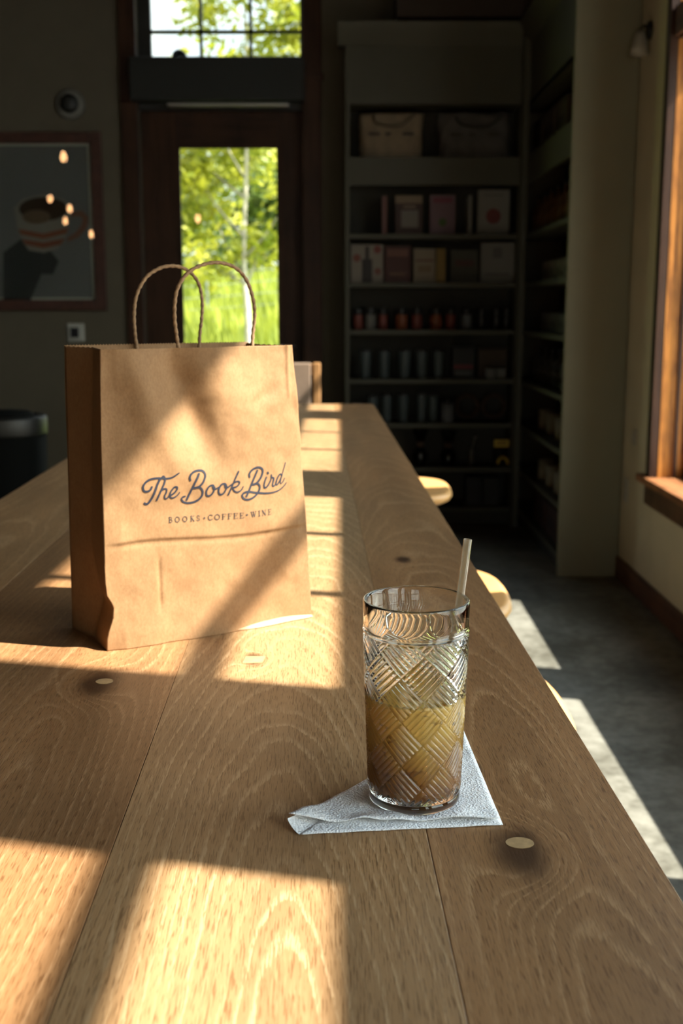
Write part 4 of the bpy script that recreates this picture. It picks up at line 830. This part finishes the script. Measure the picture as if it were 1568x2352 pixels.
def cl(px0, px1, py0, Yp, row, py1=None):
    a, b = at(px0, py0, Yp), at(px1, py0, Yp); return a.x, b.x, a.z, SZ[row]
def cover_mat(c_): return mat('cover_%d_%d_%d' % tuple(int(v * 999) for v in c_), tuple(v * .42 for v in c_), .6)
paper = mat('page_paper', (.42, .39, .32), .8)
def book(px0, px1, py0, row, col_, label, group, Yp=6.60, th_=.025, marks=()):
    x0, x1, zt, z0 = cl(px0, px1, py0, Yp, row); w_, h_ = x1 - x0, zt - z0
    b_ = thing('book', label, 'book', ((x0 + x1) / 2, Yp, z0 + .0005), 0, group); m_ = cover_mat(col_)
    lean = .0
    fc_ = bx('front_cover', (-w_ / 2, w_ / 2, 0, .003, 0, h_), m_, b_); bx('back_cover', (-w_ / 2, w_ / 2, th_ - .003, th_, 0, h_), m_, b_); bx('spine', (-w_ / 2, -w_ / 2 + .003, .003, th_ - .003, 0, h_), m_, b_)
    bx('page_block', (-w_ / 2 + .003, w_ / 2 - .004, .003, th_ - .003, .004, h_ - .004), paper, b_)
    for (u0, u1, v0, v1, mc, rnd) in marks:
        if rnd: MB().prism([(((u0 + u1) / 2 + (u1 - u0) / 2 * math.cos(a)) * w_ - w_ / 2, ((v0 + v1) / 2) * h_ + (u1 - u0) / 2 * w_ * math.sin(a)) for a in [2 * math.pi * i / 20 for i in range(20)]], -.0006, 0, 1).build('cover_print', cover_mat(mc), fc_)
        else: bx('cover_print', (u0 * w_ - w_ / 2, u1 * w_ - w_ / 2, -.0006, 0, v0 * h_, v1 * h_), cover_mat(mc), fc_)
    return b_
def spine_book(px0, px1, py0, row, col_, label, group, Yp=6.57, dp=.15):
    x0, x1, zt, z0 = cl(px0, px1, py0, Yp, row); w_, h_ = x1 - x0, zt - z0
    b_ = thing('book', label, 'book', ((x0 + x1) / 2, Yp, z0 + .0005), 0, group); m_ = cover_mat(col_)
    bx('spine', (-w_ / 2, w_ / 2, 0, .003, 0, h_), m_, b_); bx('front_cover', (-w_ / 2, -w_ / 2 + .003, .003, dp, 0, h_), m_, b_); bx('back_cover', (w_ / 2 - .003, w_ / 2, .003, dp, 0, h_), m_, b_)
    bx('page_block', (-w_ / 2 + .003, w_ / 2 - .003, .003, dp - .005, .004, h_ - .004), paper, b_)
G1, G2 = 'books on the upper book shelf', 'books on the lower book shelf'
spine_book(878, 889, 450, 1, (.30, .14, .12), 'slim reddish book standing spine-out at the left of the upper book shelf', G1)
book(908, 970, 449, 1, (.10, .045, .035), 'dark book with cream title band facing out on the upper shelf', G1, marks=[(0, 1, .80, 1, (.42, .30, .18), 0), (.22, .85, .18, .62, (.36, .32, .26), 0), (.3, .75, .68, .74, (.42, .32, .22), 0)])
book(988, 1046, 448, 1, (.36, .22, .26), 'pink-covered book facing out on the upper shelf', G1, marks=[(.12, .88, .80, .94, (.40, .10, .16), 0), (.34, .66, .2, .42, (.12, .22, .06), 1)])
spine_book(1076, 1084, 449, 1, (.40, .38, .33), 'slim pale book spine-out beside the white book with red disc', G1)
book(1098, 1170, 436, 1, (.44, .42, .36), 'large white book with a dark red disc on its cover', G1, marks=[(.26, .74, .22, .6, (.30, .06, .05), 1), (.2, .8, .86, .9, (.3, .28, .24), 0)])
book(806, 880, 562, 2, (.45, .38, .30), 'cream book with a wine bottle picture on the lower book shelf', G2, marks=[(.34, .66, 0, .62, (.05, .035, .03), 0), (.44, .56, .62, .95, (.05, .035, .03), 0), (.06, .3, .55, .75, (.35, .10, .06), 1), (.70, .94, .78, .96, (.35, .08, .06), 1), (.72, .94, .2, .4, (.33, .12, .08), 1)])
book(884, 943, 566, 2, (.13, .035, .025), 'dark red book right of the wine bottle book', G2, marks=[(.1, .9, .72, .92, (.30, .12, .08), 0), (.2, .8, .2, .28, (.28, .14, .08), 0)])
book(950, 1001, 571, 2, (.45, .36, .24), 'cream book beside the yellow spine on the lower shelf', G2, marks=[(.08, .92, .62, .68, (.30, .16, .10), 0), (.2, .8, .3, .5, (.36, .26, .14), 0)])
spine_book(1003, 1023, 571, 2, (.42, .26, .05), 'thick yellow book standing spine-out on the lower shelf', G2)
book(1036, 1098, 574, 2, (.12, .115, .08), 'olive green book facing out left of the pale poster-like book', G2, Yp=6.66, marks=[(.15, .85, .5, .7, (.16, .07, .05), 0)])
book(1105, 1181, 558, 2, (.38, .36, .31), 'pale grey book with a line drawing, rightmost on the lower shelf', G2, marks=[(.36, .64, .62, .88, (.24, .23, .21), 0), (.12, .88, .18, .24, (.24, .23, .21), 0)])

def lathe_item(name, label, cat, px, half, py0, row, parts, group, Yp=6.64):
    """parts: list of (part name, profile in units of radius and height, material)"""
    a, e = at(px, py0, Yp), at(px + half, py0, Yp); r_ = e.x - a.x; h_ = a.z - SZ[row]
    it = thing(name, label, cat, (a.x, Yp, SZ[row] + .0005), 0, group)
    for nm_, pr, m_ in parts: MB().lathe([(max(q[0] * r_, .0006), q[1] * h_) for q in pr], 24).build(nm_, m_, it, True)
    return it
amber_g = mat('orange_wax', (.18, .05, .018), .5); white_j = mat('white_jar', (.14, .135, .12), .5); dred = mat('dark_red_jar', (.15, .035, .025), .5); lidm = mat('black_lid', (.012, .012, .012), .4); greyj = mat('grey_jar', (.13, .14, .15), .5)
G3 = 'candle jars in a row'
jar_pr = [('body', [(.9, 0), (1, .04), (1, .66), (.92, .72)]), ('lid', [(1.02, .70), (1.04, .74), (1.04, .96), (1, 1)])]
for px, hw, m_, w_ in ((822, 11, dred, 'dark red candle jar at the left end of the jar shelf'), (850, 13, white_j, 'white-labelled candle jar, second from left on the jar shelf'), (879, 11, dred, 'dark red jar between the white and the left orange jar'), (922, 14, amber_g, 'left one of the two orange candle jars'), (957, 12, dred, 'dark red candle jar between the two orange jars'), (1001, 14, amber_g, 'right one of the two orange candle jars'), (1035, 12, dred, 'dark red candle jar left of the blue-grey jar'), (1072, 13, greyj, 'blue-grey candle jar on the jar shelf'), (1106, 12, lidm, 'black candle jar next to the blue-grey jar'), (1140, 12, lidm, 'black candle jar, second from right on the jar shelf'), (1163, 9, lidm, 'black candle jar at the right end of the jar shelf')):
    lathe_item('candle_jar', w_, 'jar', px, hw, 708, 3, [(n_, pr, m_ if n_ == 'body' else lidm) for n_, pr in jar_pr], G3)
slate = mat('slate_blue_steel', (.060, .076, .078), .45, .0); steel_d = mat('dark_steel', (.08, .08, .08), .35, .6)
cup_pr = [('body', [(.72, 0), (.76, .02), (1, .90), (1, .93)]), ('lid', [(1.03, .92), (1.03, .96), (.9, 1.0), (.001, 1.0)])]
G4 = 'insulated tumblers on the upper cup shelf'
for px, wd in ((839, 'leftmost'), (882, 'second from left'), (929, 'middle'), (968, 'second from right'), (1007, 'rightmost')):
    lathe_item('travel_tumbler', wd + ' slate blue travel tumbler on the upper cup shelf', 'tumbler', px, 14.5, 803, 4, [(n_, pr, slate if n_ == 'body' else steel_d) for n_, pr in cup_pr], G4, 6.62)
G5 = 'insulated tumblers on the lower cup shelf'
for px, wd, tp in ((822, 'short dark tumbler at the left end of the lower cup shelf', 925), (856, 'slate tumbler second from left on the lower cup shelf', 908), (888, 'slim slate tumbler third from left on the lower cup shelf', 905), (926, 'wide slate tumbler in the middle of the lower cup shelf', 904), (968, 'slate tumbler left of the squat grey canister', 903), (994, 'slate tumbler right behind the squat grey canister', 905)):
    lathe_item('travel_tumbler', wd, 'tumbler', px, 13, tp, 5, [(n_, pr, slate if n_ == 'body' else steel_d) for n_, pr in cup_pr], G5, 6.62)
lathe_item('canister', 'squat grey canister on the lower cup shelf', 'canister', 1028, 15, 915, 5, [('body', [(.95, 0), (1, .03), (1, .8)], greyj), ('lid', [(1.03, .8), (1.03, .95), (.9, 1), (.001, 1)], lidm)], None, 6.60)
def carton(px0, px1, py0, row, col_, label, name='carton', cat='box', group=None, Yp=6.60, dp=.10, marks=()):
    x0, x1, zt, z0 = cl(px0, px1, py0, Yp, row); w_, h_ = x1 - x0, zt - z0
    b_ = thing(name, label, cat, ((x0 + x1) / 2, Yp, z0 + .0005), 0, group)
    bx('box_body', (-w_ / 2, w_ / 2, 0, dp, 0, h_ * .93), cover_mat(col_), b_, .002); bx('box_lid', (-w_ / 2 - .002, w_ / 2 + .002, -.002, dp + .002, h_ * .93, h_), cover_mat(tuple(v * .85 for v in col_)), b_, .002)
    for (u0, u1, v0, v1, mc) in marks: bx('label_panel', (u0 * w_ - w_ / 2, u1 * w_ - w_ / 2, -.003, .001, v0 * h_, v1 * h_), cover_mat(mc), b_)
    return b_
carton(1040, 1089, 797, 4, (.035, .033, .032), 'black carton with a red band on the upper cup shelf', marks=[(.05, .95, .30, .44, (.30, .04, .05)), (.12, .88, .08, .24, (.16, .17, .17))])
carton(1098, 1165, 800, 4, (.115, .06, .022), 'brown amber carton behind two small white boxes', Yp=6.68)
carton(1117, 1137, 846, 4, (.32, .31, .28), 'left small white box in front of the amber carton', Yp=6.57, dp=.06); carton(1141, 1161, 846, 4, (.32, .31, .28), 'right small white box in front of the amber carton', Yp=6.57, dp=.06)
# two dark twig wreaths leaning on the lower cup shelf
twig = mat('dark_twig', (.06, .035, .022), .9)
for px, wd in ((1073, 'left dark twig wreath leaning on the lower cup shelf'), (1134, 'right dark twig wreath leaning on the lower cup shelf')):
    a = at(px, 923, 6.66); r_ = at(px + 26, 923, 6.66).x - a.x; wr = thing('twig_wreath', wd, 'wreath', (a.x, 6.66, SZ[5] + r_ * 1.22 + .008)); rw = random.Random(px)
    for k in range(5):
        MB().tube([(r_ * (.95 + .12 * math.sin(5 * q + k * 2.1)) * math.cos(q), .012 * math.sin(7 * q + k), r_ * (.95 + .12 * math.sin(5 * q + k * 2.1)) * math.sin(q)) for q in [2 * math.pi * i / 40 for i in range(41)]], .007, 6).build('twig', twig, wr, True)
# coffee gear shelf
clearp = pane_mat('item_glass', (.55, .56, .52), 1.45)
def brewer(px, py0, label):
    a = at(px, py0, 6.64); h_ = a.z - SZ[6]; it = thing('glass_brewer', label, 'coffee maker', (a.x, 6.64, SZ[6] + .0005), 0, 'glass coffee brewers')
    MB().lathe([(.030, 0), (.042, .01), (.044, h_ * .3), (.016, h_ * .55)], 24).build('carafe', clearp, it, True); MB().lathe([(.018, h_ * .50), (.022, h_ * .52), (.022, h_ * .64), (.018, h_ * .66)], 20).build('collar', mat('dark_wood_collar', (.07, .035, .02), .5), it, True)
    MB().lathe([(.016, h_ * .60), (.046, h_ * .97), (.048, h_)], 24).build('funnel', clearp, it, True); MB().lathe([(.008, h_ * .03), (.010, h_ * .32)], 12).build('post', white_j, it, True)
brewer(966, 985, 'left glass coffee brewer with dark collar'); brewer(1030, 990, 'right glass coffee brewer with dark collar')
a = at(1083, 1020, 6.64); wh = thing('milk_frother', 'thin pale frothing stick standing between the brewer and the yellow pack', 'whisk', (a.x, 6.64, SZ[6] + .0005))
MB().lathe([(.012, 0), (.012, .085), (.008, .092)], 16).build('grip', white_j, wh, True); MB().tube([(0, 0, .09), (.012, 0, .14), (.02, 0, .165)], .003, 8).build('shaft', st, wh, True); MB().lathe([(.012, .162), (.014, .166), (.012, .170)], 16, (.021, 0, 0)).build('coil', st, wh, True)
yp = thing('hanging_pack', 'clear pack with yellow header card and yellow ring at the right of the coffee shelf', 'pack', (0, 0, 0))
yel = mat('bright_yellow_card', (.62, .40, .035), .5); p0, p1 = at(1135, 1010, 6.60), at(1168, 1027, 6.60)
bx('header_card', (p0.x, p1.x, 6.600, 6.606, p1.z, p0.z), yel, yp)
bx('blister', (p0.x + .003, p1.x - .003, 6.601, 6.640, SZ[6] + .0005, p1.z), clearp, yp, .004); bx('card_print', (p0.x + .010, p1.x - .010, 6.5992, 6.600, p1.z + .014, p1.z + .022), mat('brown_print', (.20, .10, .02), .6), yp); bx('card_print', (p0.x + .016, p1.x - .014, 6.5992, 6.600, p1.z + .026, p1.z + .034), mat('brown_print', (.2, .1, .02)), yp)
c0 = at(1154, 1060, 6.60); MB().tube([(c0.x + .029 * math.cos(q), 6.594, SZ[6] + .012 + .040 * math.sin(q)) for q in [math.pi * i / 14 for i in range(15)]], .008, 8).build('yellow_arch', yel, yp, True)
for px, wd in ((1088, 'left dark storage box on the bottom shelf'), (1128, 'right dark storage box on the bottom shelf')): carton(px - 18, px + 18, 1096, 7, (.03, .026, .022), wd, 'storage_box')
# soft bags in the top cubby
def soft_bag(px0, px1, py0, row, col_, label, seed, bulge=.05, Yp=6.60, stripe=None, nm_='tote_bag'):
    x0, x1, zt, z0 = cl(px0, px1, py0, Yp, row); w_, h_ = x1 - x0, zt - z0; vv = VN(seed); b = MB(); nu, nv = 26, 18
    root = thing(nm_, label, 'bag', ((x0 + x1) / 2, Yp + .07, z0 + .001)); mt = mat(nm_ + '_cloth_%d' % seed, col_, .9, var=.15, vscale=12)
    for j in range(nv + 1):
        for i in range(nu):
            a = 2 * math.pi * i / nu; v_ = j / nv; rr = 1 + .10 * vv(math.cos(a) * 3 + 5, v_ * 4 + math.sin(a) * 3)
            ex = abs(math.cos(a)) ** .6 * (1 if math.cos(a) > 0 else -1); ey = abs(math.sin(a)) ** .6 * (1 if math.sin(a) > 0 else -1); tp = 1 - .18 * v_ ** 2
            b.v.append((w_ / 2 * ex * rr * .95, .068 * ey * rr * tp, h_ * (v_ * (.93 + .07 * vv(a * 2, 9)))))
    b.f = [(j * nu + i, j * nu + (i + 1) % nu, (j + 1) * nu + (i + 1) % nu, (j + 1) * nu + i) for j in range(nv) for i in range(nu)] + [tuple(range(nu - 1, -1, -1)), tuple(nv * nu + i for i in range(nu))]
    b.build('bag_body', mt, root, True)
    MB().tube([Vector(v) for v in spline([(-w_ * .28, -.070, h_ * .84), (-w_ * .2, -.088, h_ * .66), (w_ * .12, -.088, h_ * .62), (w_ * .34, -.072, h_ * .86)], 8)], .007, 8).build('strap', mat('strap_%d' % seed, tuple(v * .55 for v in col_), .9), root, True)
    for k in range(3): bx('printed_band', (-w_ * .34 + k * w_ * .25, -w_ * .34 + k * w_ * .25 + (.03 if k == 1 else .06), -.0785, -.060, h_ * .46, h_ * .50), mat('printed_band_ink', (.05, .042, .035), .8), root)
    return root
soft_bag(822, 978, 246, 0, (.22, .17, .11), 'tan canvas tote bag in the left of the top cubby', 41)
soft_bag(1008, 1182, 250, 0, (.10, .095, .09), 'dark knapsack-like tote in the right of the top cubby', 42)

# things on the return shelves
def side_item(px0, px1, py0, row, xx, name, label, cat, kind, col_, group=None, n_=1):
    a, e = at_x(px0, py0, xx), at_x(px1, py0, xx); y0, y1 = sorted((a.y, e.y)); zt = (a.z + e.z) / 2; w_ = (y1 - y0) / n_; out = []
    for k in range(n_):
        lab = label if n_ == 1 else label % ('nearest', 'second', 'third', 'fourth', 'fifth', 'sixth')[k]
        it = thing(name, lab, cat, (xx + .05, y0 + (k + .5) * w_, SZ[row] + .0005), 0, group); h_ = zt - SZ[row]; m_ = cover_mat(col_)
        if kind == 'box':
            bx('box_body', (-.045, .045, -w_ * .44, w_ * .44, 0, h_ * .9), m_, it, .003); bx('box_lid', (-.047, .047, -w_ * .46, w_ * .46, h_ * .9, h_), cover_mat(tuple(v * .7 for v in col_)), it, .003); bx('label_panel', (-.0462, -.044, -w_ * .3, w_ * .3, h_ * .3, h_ * .6), cover_mat(tuple(v * .5 for v in col_)), it)
        elif kind == 'mug':
            r_ = min(w_ * .42, .046); MB().lathe([(r_ * .9, 0), (r_, .01), (r_, h_), (r_ - .004, h_), (r_ - .005, .012), (.001, .010)], 24).build('cup_body', m_, it, True)
            MB().tube([(0, r_ * .95, h_ * .8), (0, r_ * 1.5, h_ * .7), (0, r_ * 1.5, h_ * .35), (0, r_ * .95, h_ * .22)], .006, 8).build('cup_handle', m_, it, True)
        else:
            r_ = min(w_ * .40, .04); MB().lathe([(r_ * .95, 0), (r_, .01), (r_, h_ * .62), (r_ * .35, h_ * .76), (r_ * .33, h_ * .93)], 20).build('bottle_body', m_, it, True); MB().lathe([(r_ * .4, h_ * .92), (r_ * .4, h_), (.001, h_)], 16).build('cap', lidm, it, True); MB().lathe([(r_ * 1.01, h_ * .16), (r_ * 1.01, h_ * .5)], 20).build('bottle_label', cover_mat(tuple(min(1, v * 1.7) for v in col_)), it, True)
side_item(1222, 1300, 255, 0, 1.10, 'soft_toy', '%s plush bundle on the top return shelf', 'bag', 'box', (.23, .19, .14), 'bundles on the top return shelf', 3)
side_item(1214, 1304, 430, 1, 1.08, 'syrup_bottle', '%s amber syrup bottle on the second return shelf', 'bottle', 'bottle', (.22, .11, .03), 'amber bottles on the return shelf', 6)
side_item(1244, 1304, 596, 2, 1.08, 'white_carton', '%s white carton on the third return shelf', 'box', 'box', (.38, .35, .28), 'white cartons on the return shelf', 4)
side_item(1240, 1298, 718, 3, 1.08, 'grey_tin', '%s grey tin on the fourth return shelf', 'tin', 'box', (.20, .19, .18), 'grey tins on the return shelf', 3)
side_item(1214, 1292, 800, 4, 1.08, 'dark_bottle', '%s dark bottle on the fifth return shelf', 'bottle', 'bottle', (.06, .055, .04), 'dark bottles on the return shelf', 5)
side_item(1226, 1286, 950, 5, 1.08, 'stoneware_mug', '%s cream mug on the sixth return shelf', 'mug', 'mug', (.42, .36, .24), 'cream mugs on the upper mug shelf', 3)
side_item(1226, 1282, 1068, 6, 1.06, 'stoneware_mug', '%s tall cream mug on the seventh return shelf', 'mug', 'mug', (.42, .37, .25), 'cream mugs on the lower mug shelf', 3)
side_item(1224, 1280, 1150, 7, 1.06, 'rust_box', '%s rust brown box on the bottom return shelf', 'box', 'box', (.10, .035, .02), 'rust boxes on the bottom return shelf', 2)
